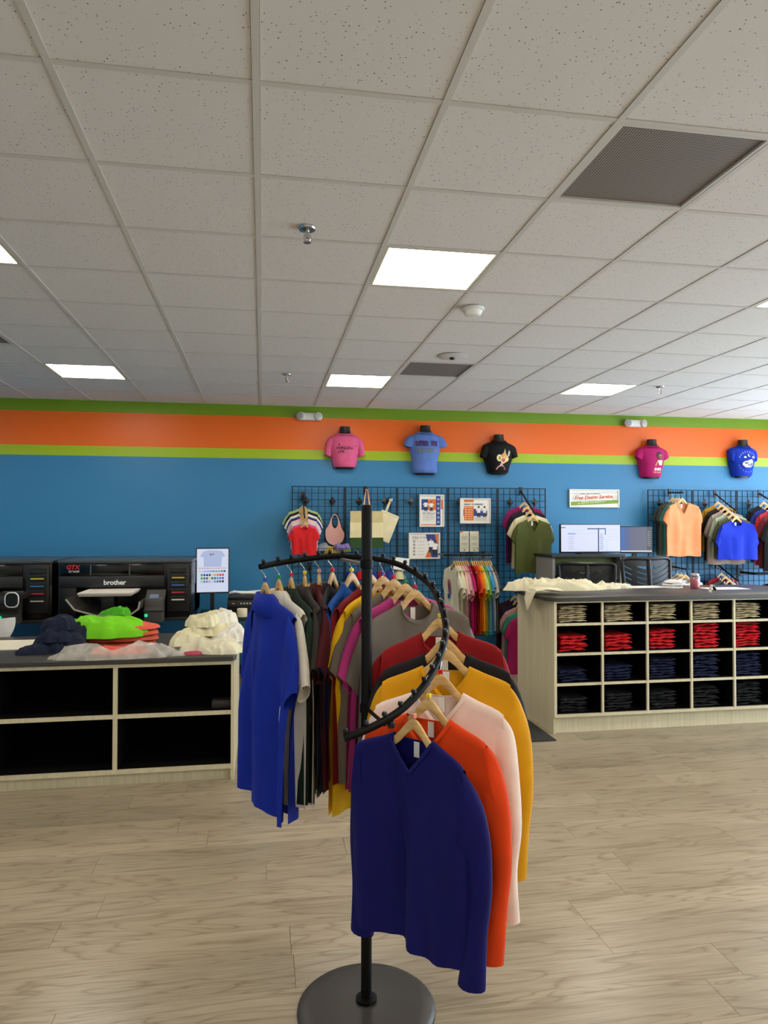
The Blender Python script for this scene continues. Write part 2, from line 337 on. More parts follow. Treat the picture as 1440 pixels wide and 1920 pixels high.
floor = struct(G().box(XL, XR, YF, YB, -.08, -.004).build('floor', mat('6f6656', .7)))
PW, PLn = .2, 1.22; planks = []; rest = G(); rr = rnd(5)
nrow = int((YB-YF)/PW)+1
def visible(x, y):
    d = Vector((x, y, -CAMZ)); z = d.dot(fw)
    if z < .4: return False
    u_, v_ = 720+F*d.dot(rt)/z, 960-F*d.dot(up)/z
    return -30 < u_ < 1470 and v_ < 1990
pm = {}
for k in range(nrow):
    y0 = YF+k*PW; y1 = min(y0+PW, YB); off = rr.random()*PLn
    x = XL-off
    while x < XR:
        a, b = max(x, XL), min(x+PLn, XR); x += PLn
        if b-a < .02: continue
        vis = any(visible(a+(b-a)*s, y) for s in (0, .25, .5, .75, 1) for y in (y0, y1))
        hid = (b < -.25 and 4.85 < y0 < 5.7) or (a > 2.4 and b < 4.9 and 5.45 < y0 < 6.0)
        if vis and not hid:
            key = (round(b-a, 4), round(y1-y0, 4))
            if key not in pm:
                gg = G(); gg.box(.0008, b-a-.0008, .0006, y1-y0-.0006, -.004, 0); pm[key] = gg.mesh('floor_plank', FLOOR)
            planks.append((y0, pm[key], (a, y0, 0)))
        else: rest.box(a+.0006, b-.0006, y0+.0006, y1-.0006, -.004, 0)
planks.sort(key=lambda q: q[0])
for y0, me, l in planks[:300]: link('floor_plank', me, floor, l)
for y0, me, l in planks[300:]:
    xs = [v.co.x for v in me.vertices]; ys = [v.co.y for v in me.vertices]; rest.box(l[0]+min(xs), l[0]+max(xs), l[1]+min(ys), l[1]+max(ys), -.004, 0)
o = rest.build('floor_plank_rest', FLOOR, floor); o['kind'] = 'stuff'

# ------------------------------------------------------------------ counters
def slab_top(x0, x1, y0, y1, z0, z1, rc, name, label):
    """worktop with rounded corners in plan and eased edge"""
    g = G(); pts = []
    for (cx, cy, a0) in ((x1-rc, y1-rc, 0), (x0+rc, y1-rc, 90), (x0+rc, y0+rc, 180), (x1-rc, y0+rc, 270)):
        for k in range(7): a = math.radians(a0+15*k); pts.append((cx+rc*math.cos(a), cy+rc*math.sin(a)))
    def ring(z, ins):
        cx, cy = (x0+x1)/2, (y0+y1)/2
        return [(x-ins*(1 if x > cx else -1), y-ins*(1 if y > cy else -1), z) for x, y in pts]
    g.loft([ring(z0, .004), ring(z0+.004, 0), ring(z1-.005, 0), ring(z1, .005)])
    return tag(g.build(name, TOPMAT, None, True), label, 'counter top')
# left work counter
LX0, LX1, LY0, LY1, LZ = -2.42, -.178, 4.779, 5.86, .775
t = thing('storage_counter', 'cream counter with four large black open shelves at left', 'counter', (0, 0, 0))
PT = .026
G().box(LX0, LX1-.012, LY0+.03, LY1, 0, .075).build('plinth', CREAM, t)
G().box(LX1-.02, LX1, LY0, LY1, 0, LZ).build('end_panel', CREAM, t); G().box(LX0, LX0+.02, LY0, LY1, 0, LZ).build('end_panel', CREAM, t)
for xd in (-.92, -1.665): G().box(xd-PT/2, xd+PT/2, LY0+.002, LY0+.55, .1, LZ-.025).build('divider', CREAM, t)
G().box(LX0+.02, LX1-.02, LY0, LY0+.55, .075, .1).build('bottom_shelf', CREAM, t); G().box(LX0+.02, LX1-.02, LY0, LY0+.55, LZ-.025, LZ-.001).build('top_rail', CREAM, t)
for a, b in ((LX0+.02, -1.665-PT/2), (-1.665+PT/2, -.92-PT/2), (-.92+PT/2, LX1-.02)): G().box(a, b, LY0+.004, LY0+.55, .425, .449).build('shelf', CREAM, t)
g = G(); g.box(LX0+.02, LX1-.02, LY0+.545, LY0+.56, .1, LZ-.025); g.build('back_panel', INNER, t)
for a, b in ((LX0+.02, -1.665-PT/2), (-1.665+PT/2, -.92-PT/2), (-.92+PT/2, LX1-.02)):
    for z0, z1 in ((.1, .425), (.449, LZ-.025)):
        g = G(); e = .0025; g.box(a, a+e, LY0+.022, LY0+.545, z0, z1); g.box(b-e, b, LY0+.022, LY0+.545, z0, z1); g.box(a, b, LY0+.022, LY0+.545, z0, z0+e); g.box(a, b, LY0+.022, LY0+.545, z1-e, z1); g.build('shelf_liner', INNER, t)
slab_top(LX0-.01, LX1+.012, LY0-.02, LY1+.02, LZ, LZ+.03, .03, 'counter_top', 'dark charcoal worktop on the left counter with piles of clothes')
G().rbox(0, .13, 0, .1, 0, .05, .008).build('storage_box', mat('2e2b29', .5), None, True, (-.325, LY0+.06, .452))
tag(bpy.data.objects['storage_box'], 'small dark grey box in upper right black shelf', 'box')
# right cubby counter
RX0, RY0, RY1, RZ = 2.29, 5.375, 6.2, 1.055
CP = .392; NC = 6; RX1 = RX0+.02+NC*CP+.02
t = thing('cubby_counter', 'cream cubby counter at right full of folded shirts', 'counter')
G().box(RX0+.02, RX1, RY0+.05, RY1-.03, 0, .135).build('plinth', CREAM, t)
g = G(); g.box(RX0, RX0+.022, RY0, RY1, .135, RZ); g.box(RX0, RX0+.022, RY0+.02, RY1-.08, 0, .135); g.build('end_panel', CREAM, t)
G().box(RX1-.02, RX1, RY0, RY1, 0, RZ).build('end_panel', CREAM, t)
zr = [.155, .40, .64, .878, 1.04]
for k, z in enumerate(zr):
    th_ = .02 if k else .022
    if k in (0, 4): G().box(RX0+.022, RX1-.02, RY0, RY0+.42, z-th_ if k == 0 else z-.0, z if k == 0 else RZ-.001).build('shelf', CREAM, t)
    else:
        for c in range(NC): G().box(RX0+.022+c*CP+(.009 if c else 0), RX0+.022+(c+1)*CP-.009, RY0+.004, RY0+.42, z-.02, z).build('shelf', CREAM, t)
for c in range(1, NC): G().box(RX0+.022+c*CP-.009, RX0+.022+c*CP+.009, RY0+.001, RY0+.42, .155, 1.04).build('divider', CREAM, t)
G().box(RX0+.022, RX1-.02, RY0+.42, RY0+.435, .13, 1.04).build('back_panel', INNER, t)
G().box(RX0+.022, RX1-.02, RY1-.02, RY1, .135, RZ).build('rear_panel', CREAM, t)
for c in range(NC):
    a, b = RX0+.022+c*CP+(.009 if c else 0), RX0+.022+(c+1)*CP-.009
    for k in range(4):
        z0, z1 = zr[k], zr[k+1]-(.02 if k < 3 else 0); e = .002; g = G(); y0, y1 = RY0+.02, RY0+.42
        g.box(a, a+e, y0, y1, z0, z1); g.box(b-e, b, y0, y1, z0, z1); g.box(a, b, y0, y1, z0, z0+e); g.box(a, b, y0, y1, z1-e, z1); g.build('cubby_liner', INNER, t)
slab_top(RX0-.06, RX1+.03, RY0-.04, RY1+.04, RZ, RZ+.036, .11, 'counter_top', 'dark charcoal worktop on the right cubby counter with pink candle')
# folded shirts
def folded_mesh(seed):
    q = rnd(seed); g = G(); rings = []; n = 20; ph = [q.random()*6.28 for _ in range(6)]
    W2, D2 = .118, .15
    for i in range(13):
        x = -W2+2*W2*i/12; e = 1-abs(i/6-1)**6*.5; ring = []
        for k in range(n):
            a = 2*PI*k/n; c, s_ = math.cos(a), math.sin(a)
            y = math.copysign(abs(c)**.45, c)*D2; z = math.copysign(abs(s_)**.7, s_)*.0145*e
            z += .004*math.sin(9*x/W2+ph[0]+2*s_)+.006*math.sin(2.3*x/W2+ph[1])-.004*(x/W2)**2; y += .006*math.sin(5*x/W2+ph[2])
            ring.append((x+.004*math.sin(ph[3]+3*a), y, z+.0145))
        rings.append(ring)
    g.loft(rings); return g.mesh('folded_shirt', cloth('808080'), True)
FM = [folded_mesh(s) for s in range(5)]
rows = [('charcoal', cloth('121315'), [5, 6, 6, 7, 8, 6]), ('navy', cloth('121838'), [4, 5, 7, 8, 8, 6]), ('red', cloth('c0121c'), [5, 5, 6, 8, 9, 6]), ('beige', cloth('b9ab88'), [8, 8, 8, 8, 7, 6])]
ordn = ['first', 'second', 'third', 'fourth', 'fifth', 'sixth']; num = ['bottom', 'second', 'third', 'fourth', 'fifth', 'sixth', 'seventh', 'eighth', 'ninth']
q = rnd(11)
for r_, (cn, cm, cnt) in enumerate(rows):
    for c in range(5):
        xc = RX0+.022+(c+.42)*CP; z = zr[r_]+.002; lim = (zr[r_+1]-.022-z)
        hstep = min(.026 if cn == 'red' else .023, lim/(cnt[c]+.4)); 
        for k in range(cnt[c]):
            o = link('folded_shirt', q.choice(FM), None, (xc+q.uniform(-.01, .01), RY0+.20+q.uniform(-.012, .012), z+k*hstep), q.uniform(-.05, .05))
            o.scale = (1, 1, hstep/.029*1.02)
            o.material_slots[0].link = 'OBJECT'; o.material_slots[0].material = cm
            which = 'topmost' if k == cnt[c]-1 else num[k]+(' from bottom' if k else '')
            tag(o, f'folded {cn} shirt, {which} in the {ordn[c]} {cn} cubby from left', 'folded shirt', f'folded {cn} shirts in the cubbies')
# floor mat
tag(G().rbox(1.9, 2.24, 5.22, 6.6, .0002, .009, .004).build('floor_mat', mat('2b2a28', .95, bump=.6, bscale=300), None), 'dark grey floor mat beside the cubby counter', 'floor mat')

# ------------------------------------------------------------------ hangers and shirts
HP = [(0, 0), (.012, -.003), (.025, -.013), (.04, -.030), (.06, -.053), (.08, -.068), (.13, -.088), (.18, -.104), (.205, -.114)]
def hz(a, hs=1):
    a = abs(a)/hs
    for (x0, z0), (x1, z1) in zip(HP, HP[1:]):
        if a <= x1: return hs*(z0+(z1-z0)*(a-x0)/(x1-x0))
    return hs*(HP[-1][1]-(a-HP[-1][0])*.9)
HMESH = {}
def hanger_mesh(hs):
    if hs in HMESH: return HMESH[hs]
    g = G(); rings = []
    for i in range(29):
        x = (-.205+.41*i/28)*hs; a = abs(x)/hs; top = hz(x, hs); th = (.040-.018*min(1, a/.2)+(-.006 if a < .01 else 0))*hs
        yb = -.03*(a/.2)**2*hs; zc = top-th/2; ring = []
        e = .75 if i in (0, 28) else 1
        for k in range(8):
            an = 2*PI*(k+.5)/8; ring.append((x, yb+math.copysign(abs(math.cos(an))**.6, math.cos(an))*.0065*e*max(.7, hs), zc+math.copysign(abs(math.sin(an))**.6, math.sin(an))*th/2*e))
        rings.append(ring)
    g.loft(rings); wm = g.mesh('wood_body', HWOOD, True)
    g = G(); R = .019; path = [(0, 0, -.01), (0, 0, .02), (0, .004, .028)]
    c = Vector((0, 0, .052))
    for k in range(11):
        a = math.radians(-60+k*24); path.append((0, math.cos(a)*R*1.0, c.z+math.sin(a)*R))
    g.tube(path, .0016, 6); hm = g.mesh('hook', CHROME, True)
    g = G(); g.rbox(-.007, .007, -.007, .007, .002, .016, .002, 1); mm = g.mesh('size_marker', mat('c8102a', .4))
    HMESH[hs] = (wm, hm, mm); return HMESH[hs]
MARK = {'red': 'd01830', 'yellow': 'e8d020', 'blue': '2a50b0', 'green': '109038', 'peach': 'e8927c'}
def hanger(p, rz, label, group, hs=1, marker=None):
    t = thing('wooden_hanger', label, 'hanger', p, rz, group); wm, hm, mm = hanger_mesh(hs)
    link('wood_body', wm, t); link('hook', hm, t)
    if marker:
        o = link('size_marker', mm, t); o.material_slots[0].link = 'OBJECT'; o.material_slots[0].material = mat(MARK[marker], .4); o['label'] = marker+' plastic size marker'
    return t
def catmull(pts, s):
    n = len(pts)-1; f = min(max(s, 0), 1)*n; i = min(int(f), n-1); u_ = f-i
    p0, p1, p2, p3 = pts[max(i-1, 0)], pts[i], pts[i+1], pts[min(i+2, n)]
    return tuple(.5*((2*b)+(-a+c)*u_+(2*a-5*b+4*c-d)*u_*u_+(-a+3*b-3*c+d)*u_**3) for a, b, c, d in zip(p0, p1, p2, p3))
def sst(a, b, x): x = min(max((x-a)/(b-a), 0), 1); return x*x*(3-2*x)
def shirt(p, rz, name, label, col, neck='crew', sl='short', W=.245, ws=.205, L=.66, hs=1, seed=0, res=1, amp=.013, T=.03, group=None, tagc='ece8e0', stripe=None, rough=.75, skew=0, drop=0, cat='shirt', slen=1, sheen=.04, vd=.098):
    q = rnd(seed*7+3); m = cloth(col, rough, sheen)
    t = thing(name, label, cat, p, rz, group)
    nw = .072*hs if neck != 'v' else .078*hs
    zn = hz(nw, hs)+.004*hs; zs = hz(ws, hs)+.004*hs
    nn, ns, nv = max(6, int(12*res)), max(4, int(8*res)), max(8, int(26*res))
    xs = [-ws+(ws-nw)*i/ns for i in range(ns)]+[-nw+2*nw*i/nn for i in range(nn)]+[nw+(ws-nw)*i/ns for i in range(ns+1)]
    K = [(q.uniform(1.2, 2.2), q.random()*6.28, q.uniform(-1, 1), 1.0), (q.uniform(2.6, 3.6), q.random()*6.28, q.uniform(-1.5, 1.5), .6), (q.uniform(4.2, 6), q.random()*6.28, q.uniform(-1, 1), .3)]
    K2 = [(q.uniform(1.5, 3), q.random()*6.28, q.uniform(-2, 2), .6), (q.uniform(3.5, 5), q.random()*6.28, q.uniform(-2, 2), .35)]
    zb = -L
    def wave(x, v, KK): return sum(a*math.sin(PI*k*x/W+ph+ps*v*2) for k, ph, ps, a in KK)
    def ztop(x, side):
        if abs(x) >= nw: return hz(x, hs)+.004*hs
        r_ = x/nw
        if side < 0:
            if neck == 'v': return zn-vd*hs*(1-abs(r_))**.85
            return zn-(.062*hs)*math.sqrt(max(0, 1-r_*r_))
        return zn-.014*hs*math.sqrt(max(0, 1-r_*r_))
    def mid(x, v): return -.03*min(1.1, abs(x)/(.2*hs))**2*hs*(1-.6*sst(.12, .6, v))+amp*wave(x, v, K)*sst(.06, .6, v)
    def pt(xt, v, side):
        wv = W*(1+.02*v); x = xt*(1+(wv/ws-1)*sst(.0, .34, v)); rx = min(1, abs(xt)/ws)
        z = ztop(xt, side)+(.008*max(.7, hs) if abs(xt) > nw*.999 else 0); z = z+(zb-z)*v
        h = (.0125*max(.75, hs)*(math.sqrt(min(1, v/.02)) if abs(xt) > nw*.999 else 1))+T*sst(0, .4, v)*math.sqrt(max(0, 1-rx**2.2))
        if abs(xt) < nw: h += .015*hs*math.sqrt(max(0, 1-(xt/nw)**2))*(1-sst(0, .3, v))*(1 if side < 0 else .6)
        y = mid(x, v)+side*(h+amp*.35*wave(x, v, K2)*v*(1-rx*rx))
        if v > .97: z += .006*math.sin(x*26+K[0][1])
        x += skew*v*v; z -= drop*v*(x/W)
        return (x, y, z)
    g = G(); nx = len(xs); VV = [0, .004, .011]+[.02+.98*(i/(nv-3))**1.1 for i in range(nv-2)]
    for side in (-1, 1):
        vs_ = []; fs = []
        for i in range(nv+1):
            v = VV[i]
            vs_ += [pt(x, v, side) for x in xs]
        for i in range(nv):
            for j in range(nx-1):
                a = i*nx+j; f_ = (a, a+1, a+nx+1, a+nx); fs.append(f_ if side > 0 else f_[::-1])
        g.add(vs_, fs)
    bm = bmesh.new(); me = g.mesh('body', m, 'all'); bm.from_mesh(me); bmesh.ops.remove_doubles(bm, verts=bm.verts, dist=.0002); bm.to_mesh(me); bm.free()
    link('body', me, t)
    # sleeves
    nr = max(8, int(14*res))
    for sd in (-1, 1):
        j1_, j2_ = q.uniform(-.015, .015), q.uniform(-.01, .01)
        if sl == 'short':
            e = slen
            Tp = [(ws*.93, zs+.014*hs), (ws+.022*hs, zs-.025*hs), (ws+(.055+j1_*.6)*hs, zs-.11*hs*e), (ws+(.078+j1_)*hs, zs-.20*hs*e)]
            Bp = [(ws*.80, zs-.215*hs), (W*.86, zs-.23*hs), (W*.93, zs-.25*hs), (W-.01*hs+j2_, zs-(.06+.215*e)*hs)]
            nS = max(5, int(9*res))
        else:
            e = slen
            Tp = [(ws*.93, zs+.014), (ws+.028, zs-.04), (ws+.058+j1_, zs-.16), (ws+.066+j1_, zs-.33*e), (ws+.052+j1_, zs-.47*e), (ws+.05+j2_, zs-.62*e)]
            Bp = [(ws*.80, zs-.22), (W*.84, zs-.25), (W*.88, zs-.31), (W*.90, zs-.40*e), (W*.84+j2_, zs-.50*e), (ws-.035+j2_, zs-.625*e)]
            nS = max(10, int(24*res))
        rings = []; ph = q.random()*6.28
        for i in range(nS+1):
            s = i/nS; a = catmull(Tp, s); b = catmull(Bp, s)
            cx, cz = (a[0]+b[0])/2, (a[1]+b[1])/2; hx, hzz = (a[0]-b[0])/2, (a[1]-b[1])/2
            th = (.013+.010*sst(0, .3, s))*hs if sl == 'short' else .016+.012*sst(0, .2, s)
            vv = min(1, max(0, -cz/L)); y0 = mid(min(cx, W), vv)*(1-.5*s)+.006*math.sin(5*s+ph)*s
            if sl == 'long': y0 += -.02*math.sin(s*2.6)*sd*.6
            ring = []
            for k in range(nr):
                an = 2*PI*k/nr; w_ = 1+.06*math.sin(3*an+ph+7*s)*s
                ring.append((sd*(cx+hx*math.cos(an)), y0+th*math.sin(an)*w_, cz+hzz*math.cos(an)))
            rings.append(ring)
        sg = G(); sg.loft(rings, cap=False)
        # hem turned inside
        last = rings[-1]; cc = Vector((0, 0, 0))
        for r_ in last: cc += Vector(r_)
        cc /= len(last); prev = rings[-2]
        sg.loft([last, [tuple(Vector(a)+(Vector(b)-Vector(a))*.5+(cc-Vector(a))*.1) for a, b in zip(last, prev)]], cap=False)
        mats = [m]
        if stripe:
            mats.append(cloth(stripe)); n_ = nr
            for i in range(nS):
                s = i/nS
                if (.62 < s < .72) or (.80 < s < .90):
                    for k in range(n_): sg.mi[i*n_+k] = 1
        so = sg.build('sleeve', mats, t, 'all')
    # neck finish
    if neck == 'polo':
        rings = []; n = 26
        for k in range(n+1):
            a = math.radians(-80+340*k/n); cx, cy = math.cos(a), math.sin(a); fr = max(0, -cy)
            bz = zn-.028-.045*fr
            y_ = .036*cy-.008
            rings.append([(cx*nw*1.0, y_, bz), (cx*nw*.86, y_*.9, bz+.040), (cx*nw*.95, y_*1.15, bz+.043), (cx*nw*1.25, y_*1.55, bz+.012-.004*abs(cx)), (cx*nw*1.5, y_*1.8, bz-.022-.02*abs(cx)), (cx*nw*1.42, y_*1.7, bz-.024-.02*abs(cx))])
        cg = G(); cg.loft(rings, cap=False, closed=False); cg.build('collar', m, t, 'all')
    else:
        cg = G()
        for side in (-1, 1):
            r1, r2, r3 = [], [], []
            for i in range(nn*2+1):
                x = -nw+2*nw*i/(nn*2); p_ = Vector(pt(x*.999, 0, side)); dn = Vector((0, side*.002, -.014*hs)); 
                if neck == 'v' and side < 0: dn = Vector((math.copysign(.008, x)*hs, side*.002, -.008*hs))
                r1.append(p_+Vector((0, -side*.002, .001))); r2.append(p_+Vector((0, side*.0025, .002))); r3.append(p_+dn+Vector((0, side*.0015, 0)))
            cg.loft([r1, r2, r3], cap=False, closed=False)
        cg.build('neckband', m, t, 'all')
        if tagc:
            yb = pt(0, 0, 1)[1]; w_ = .011*hs; zt_ = zn-.016*hs; G().box(-w_, w_, yb-.006, yb-.0045, zt_-.05*hs, zt_).build('neck_label', mat(tagc, .6), t)
    return t

# ------------------------------------------------------------------ spiral rack
POLEX, POLEY = .356, 2.44
RCX, RCY, RR = .229, 2.435, .40
RM = [((645, 1384), 1), ((680, 1371), 8), ((725, 1349), 18), ((760, 1324), 27), ((790, 1292), 37), ((812, 1258), 48), ((828, 1222), 60), ((836, 1185), 73), ((833, 1155), 85), ((824, 1126), 97), ((805, 1095), 111), ((772, 1070), 125), ((741, 1056), 136), ((700, 1047), 150), ((640, 1043), 168), ((600, 1045), 181), ((560, 1050), 193), ((520, 1056), 205), ((487, 1063), 215)]
RP3 = [(tuple(at(px, py, Y=RCY-RR*math.cos(math.radians(th)))), th) for (px, py), th in RM]
def rail_at(th):
    for i in range(len(RP3)-1):
        if th <= RP3[i+1][1] or i == len(RP3)-2:
            u_ = (th-RP3[i][1])/(RP3[i+1][1]-RP3[i][1]); n = len(RP3)-1
            return Vector(catmull([p for p, _ in RP3], (i+u_)/n))
t = thing('spiral_garment_rack', 'black spiral clothes rack with curved rail, centre pole and round base', 'clothes rack', (POLEX, POLEY, 0))
O = Vector((POLEX, POLEY, 0))
G().lathe([(.0, .0), (.232, 0), (.236, .006), (.234, .016), (.222, .026), (.19, .033), (.0, .037)], n=64).build('base_plate', mat('413e3b', .42, .2), t, True)
G().lathe([(.0185, .03), (.0185, 1.72), (.016, 1.725), (0, 1.726)], n=24).build('pole', POLE, t, True)
G().lathe([(.03, .034), (.036, .036), (.036, .046), (.028, .05), (.0, .05)], n=24).build('base_collar', POLE, t, True)
G().lathe([(.019, 1.505), (.0225, 1.507), (.0225, 1.535), (.019, 1.537)], n=24).build('pole_collar', POLE, t, True)
G().lathe([(.019, 1.01), (.0225, 1.012), (.0225, 1.04), (.019, 1.042)], n=24).build('pole_collar', POLE, t, True)
rp = [rail_at(1+214*k/90)-O for k in range(91)]
G().tube(rp, .0115, 12).build('rail', POLE, t, True)
G().tube([(0, 0, 1.52), (rail_at(168)-O)-Vector((0, 0, .012))], .007, 8).build('support_arm', mat('8a8a8a', .3, .8), t, True)
G().tube([(0, 0, 1.026), (rail_at(17)-O)-Vector((0, 0, .01))], .006, 8).build('support_arm', POLE, t, True)
bm_ = G(); bm_.lathe([(.0, .020), (.006, .018), (.0085, .0125), (.008, .007), (.004, .004), (.004, 0)], n=12); bmesh_ball = bm_.mesh('ball_stop', BLKMET, True)
for k in range(29): link('ball_stop', bmesh_ball, t, rail_at(2+k*7.5)-O+Vector((0, 0, .008)))
G().lathe([(.0, .026), (.009, .023), (.0125, .013), (.009, .003), (0, 0)], n=14).build('clamp_knob', BLKMET, t, True, rail_at(20)-O+Vector((0, 0, -.035)))
def onrail(th, name_, desc, col, marker, dth=0, **kw):
    th0 = math.radians(th+dth); p = rail_at(th)+Vector((0, 0, -.062)); rz = th0-PI/2
    shirt(p, rz, 'shirt', desc, col, group='shirts hanging on the spiral rack', seed=int(th*3), **kw)
    hanger(p, rz, 'wooden rack hanger carrying the '+name_, 'wooden hangers on the spiral rack', kw.get('hs', 1), marker)
POLO = dict(neck='polo', W=.25, ws=.215, L=.80, T=.020, amp=.02, hs=.96)
TEE = dict(neck='crew', W=.255, ws=.218, L=.74, T=.016, amp=.016, hs=.96)
onrail(211, 'royal blue polo', 'royal blue polo shirt seen from the back at the left end of the spiral rack', '0b2a9c', 'blue', dth=-12, **{**POLO, 'L': .84, 'slen': 1.25})
onrail(204, 'white polo', 'white polo shirt hanging second from the left on the spiral rack', 'd8d2c4', 'green', dth=-10, **{**POLO, 'L': .80, 'slen': 1.2})
onrail(197, 'dark green polo', 'very dark green polo shirt beside the white one on the rack', '12261a', 'red', dth=-9, **POLO)
onrail(189.5, 'charcoal polo', 'charcoal brown polo shirt between the dark green and maroon ones', '35302c', 'yellow', dth=-8, **{**POLO, 'L': .78})
onrail(181.5, 'maroon polo', 'maroon polo shirt with raised collar at the back of the rack', '4a1016', 'peach', dth=-9.5, **{**POLO, 'L': .78})
onrail(173, 'black polo', 'near black polo shirt at the back of the spiral rack', '1c1e26', 'red', dth=-17, **{**POLO, 'L': .78})
onrail(162, 'mid blue polo', 'mid blue polo shirt with collar left of the rack pole', '1450a0', 'yellow', dth=-21, **{**POLO, 'L': .80})
onrail(152, 'dark red tee', 'dark red tee behind the bright yellow one by the pole', '7a0c16', 'peach', dth=-23, **TEE)
onrail(144.5, 'bright yellow tee', 'bright yellow tee hanging left of the rack pole', 'e8b40a', 'blue', dth=-23.5, **{**TEE, 'L': .86})
onrail(137, 'grey tee behind the magenta one', 'brownish grey tee between yellow and magenta tees', '6a6054', 'red', dth=-21, **TEE)
onrail(129.5, 'magenta tee', 'magenta pink tee behind the rack pole', 'b03478', 'green', dth=-17.5, **TEE)
onrail(122.5, 'grey crew neck tee in front of the magenta one', 'brownish grey crew neck tee with white label in front of magenta tee', '6c6358', 'red', dth=-13.5, **TEE)
onrail(97, 'red crew neck tee', 'deep red crew neck tee at the right of the spiral rack', '8c0a12', 'yellow', dth=-7, **TEE)
onrail(82, 'black long sleeve shirt', 'black long sleeve shirt between red tee and golden shirt', '17161a', None, dth=-4, neck='crew', sl='long', W=.25, ws=.215, L=.72, T=.016)
onrail(74, 'golden yellow long sleeve shirt', 'golden yellow long sleeve shirt behind the pale pink one', 'd99a08', None, neck='v', sl='long', W=.245, ws=.21, L=.70, T=.016)
onrail(58, 'pale pink long sleeve shirt', 'pale pink white V-neck long sleeve shirt behind the orange one', 'efd8cc', 'red', dth=5, neck='v', sl='long', W=.235, ws=.205, L=.68, T=.016, hs=.96, amp=.016)
onrail(43.5, 'orange long sleeve shirt', 'bright orange V-neck long sleeve shirt behind the navy one', 'e0420a', 'yellow', dth=7, neck='v', sl='long', W=.225, ws=.20, L=.66, T=.014, hs=.94, amp=.016)
onrail(32, 'navy V-neck shirt', 'navy blue V-neck long sleeve shirt at the front of the rack', '08085a', 'peach', dth=9, neck='v', sl='long', W=.215, ws=.197, L=.66, amp=.021, T=.016, hs=.92, slen=.95)

# ------------------------------------------------------------------ grid wall panels
GZ0, GZ1, GYY = .36, 2.11, 8.135
def grid_panel(x0, label, diamonds):
    t = thing('grid_panel', label, 'grid panel', (x0, GYY, GZ0), group='black wire grid panels'); H_ = GZ1-GZ0; W_ = .603
    g = G()
    for q_ in ((0, .011, 0, H_), (W_-.011, W_, 0, H_), (.011, W_-.011, 0, .008), (.011, W_-.011, H_-.008, H_)): g.box(q_[0], q_[1], -.004, .004, q_[2], q_[3])
    g.build('frame', BLKMATTE, t); g = G()
    for k in range(1, 8): x = W_*k/8; g.box(x-.003, x+.003, -.003, .003, .008, H_-.008)
    g.build('vertical_wire', BLKMATTE, t); g = G()
    n = int(H_/.0762)
    for k in range(1, n+1): z = H_-k*.0762; g.box(.008, W_-.008, .003, .008, z-.003, z+.003)
    g.build('horizontal_wire', BLKMATTE, t)
    for dx, dz in diamonds:
        o = G().add([(0, -.012, .055), (.042, -.012, 0), (0, -.012, -.055), (-.042, -.012, 0), (0, -.024, 0), (0, .012, .04), (.03, .012, 0), (0, .012, -.04), (-.03, .012, 0)],
            [(0, 4, 1), (1, 4, 2), (2, 4, 3), (3, 4, 0), (0, 1, 6, 5), (1, 2, 7, 6), (2, 3, 8, 7), (3, 0, 5, 8), (5, 6, 7, 8)]).build('wall_bracket', BLACK, t, False, (dx, 0, dz-GZ0))
        o['label'] = 'black diamond shaped wall bracket'
    return t
GX0 = .328
names = ['leftmost black wire grid panel holding the baby tees', 'black wire grid panel holding the tote bags', 'black wire grid panel holding the lower and upright posters', 'black wire grid panel holding the wide poster and leaflets', 'black wire grid panel holding the olive V-neck tee']
for k in range(5):
    dm = [(.16, 1.94), (.46, 1.94)] if k in (0, 1) else [(.155, 1.94)] if k == 2 else [(.13, 1.94)] if k == 3 else [(.15, 1.94), (.46, 1.94)]
    grid_panel(GX0+k*.6085, names[k], dm)
for k, nm_ in enumerate(['wire grid panel holding the peach V-neck tee', 'wire grid panel holding the cropped royal blue tee', 'wire grid panel at the right edge with striped sleeve shirts']):
    grid_panel(4.695+k*.612, nm_, [(.16, 1.94)])

HOOKOFF = Vector((0, 0, -.062))
def face_out(px, py, out, slope, label, notch=6, wallY=GYY):
    """arm on the grid: straight or sloping down towards the room; returns a function giving points along it"""
    p0 = at(px, py, Y=wallY); t = thing('display_hook', label, 'display hook', p0, group='black display hooks on the grid')
    G().rbox(-.022, .022, -.012, .004, -.05, .05, .004).build('bracket', BLACK, t); e = Vector((0, -out, -slope*out))
    G().tube([(0, -.01, 0), e*.5, e], .009, 8).build('arm', BLKMET, t, True)
    for k in range(notch):
        c = e*((k+.7)/(notch+.2)); G().lathe([(0, .022), (.005, .02), (.006, .012), (.004, .004), (.004, 0)], n=8).build('peg', BLACK, t, True, c)
    return lambda s: p0+e*s
def hung(p, rz, name_, desc, col, hgroup, hs=1, hanger_=True, marker=None, **kw):
    a = p+Vector((0, 0, -.062)); kw.setdefault('res', .6)
    shirt(a, rz, 'shirt', desc, col, hs=hs, **kw)
    if hanger_: hanger(a, rz, 'wooden hanger carrying the '+name_, hgroup, hs, marker)
HG = 'wooden hangers on the grid wall'
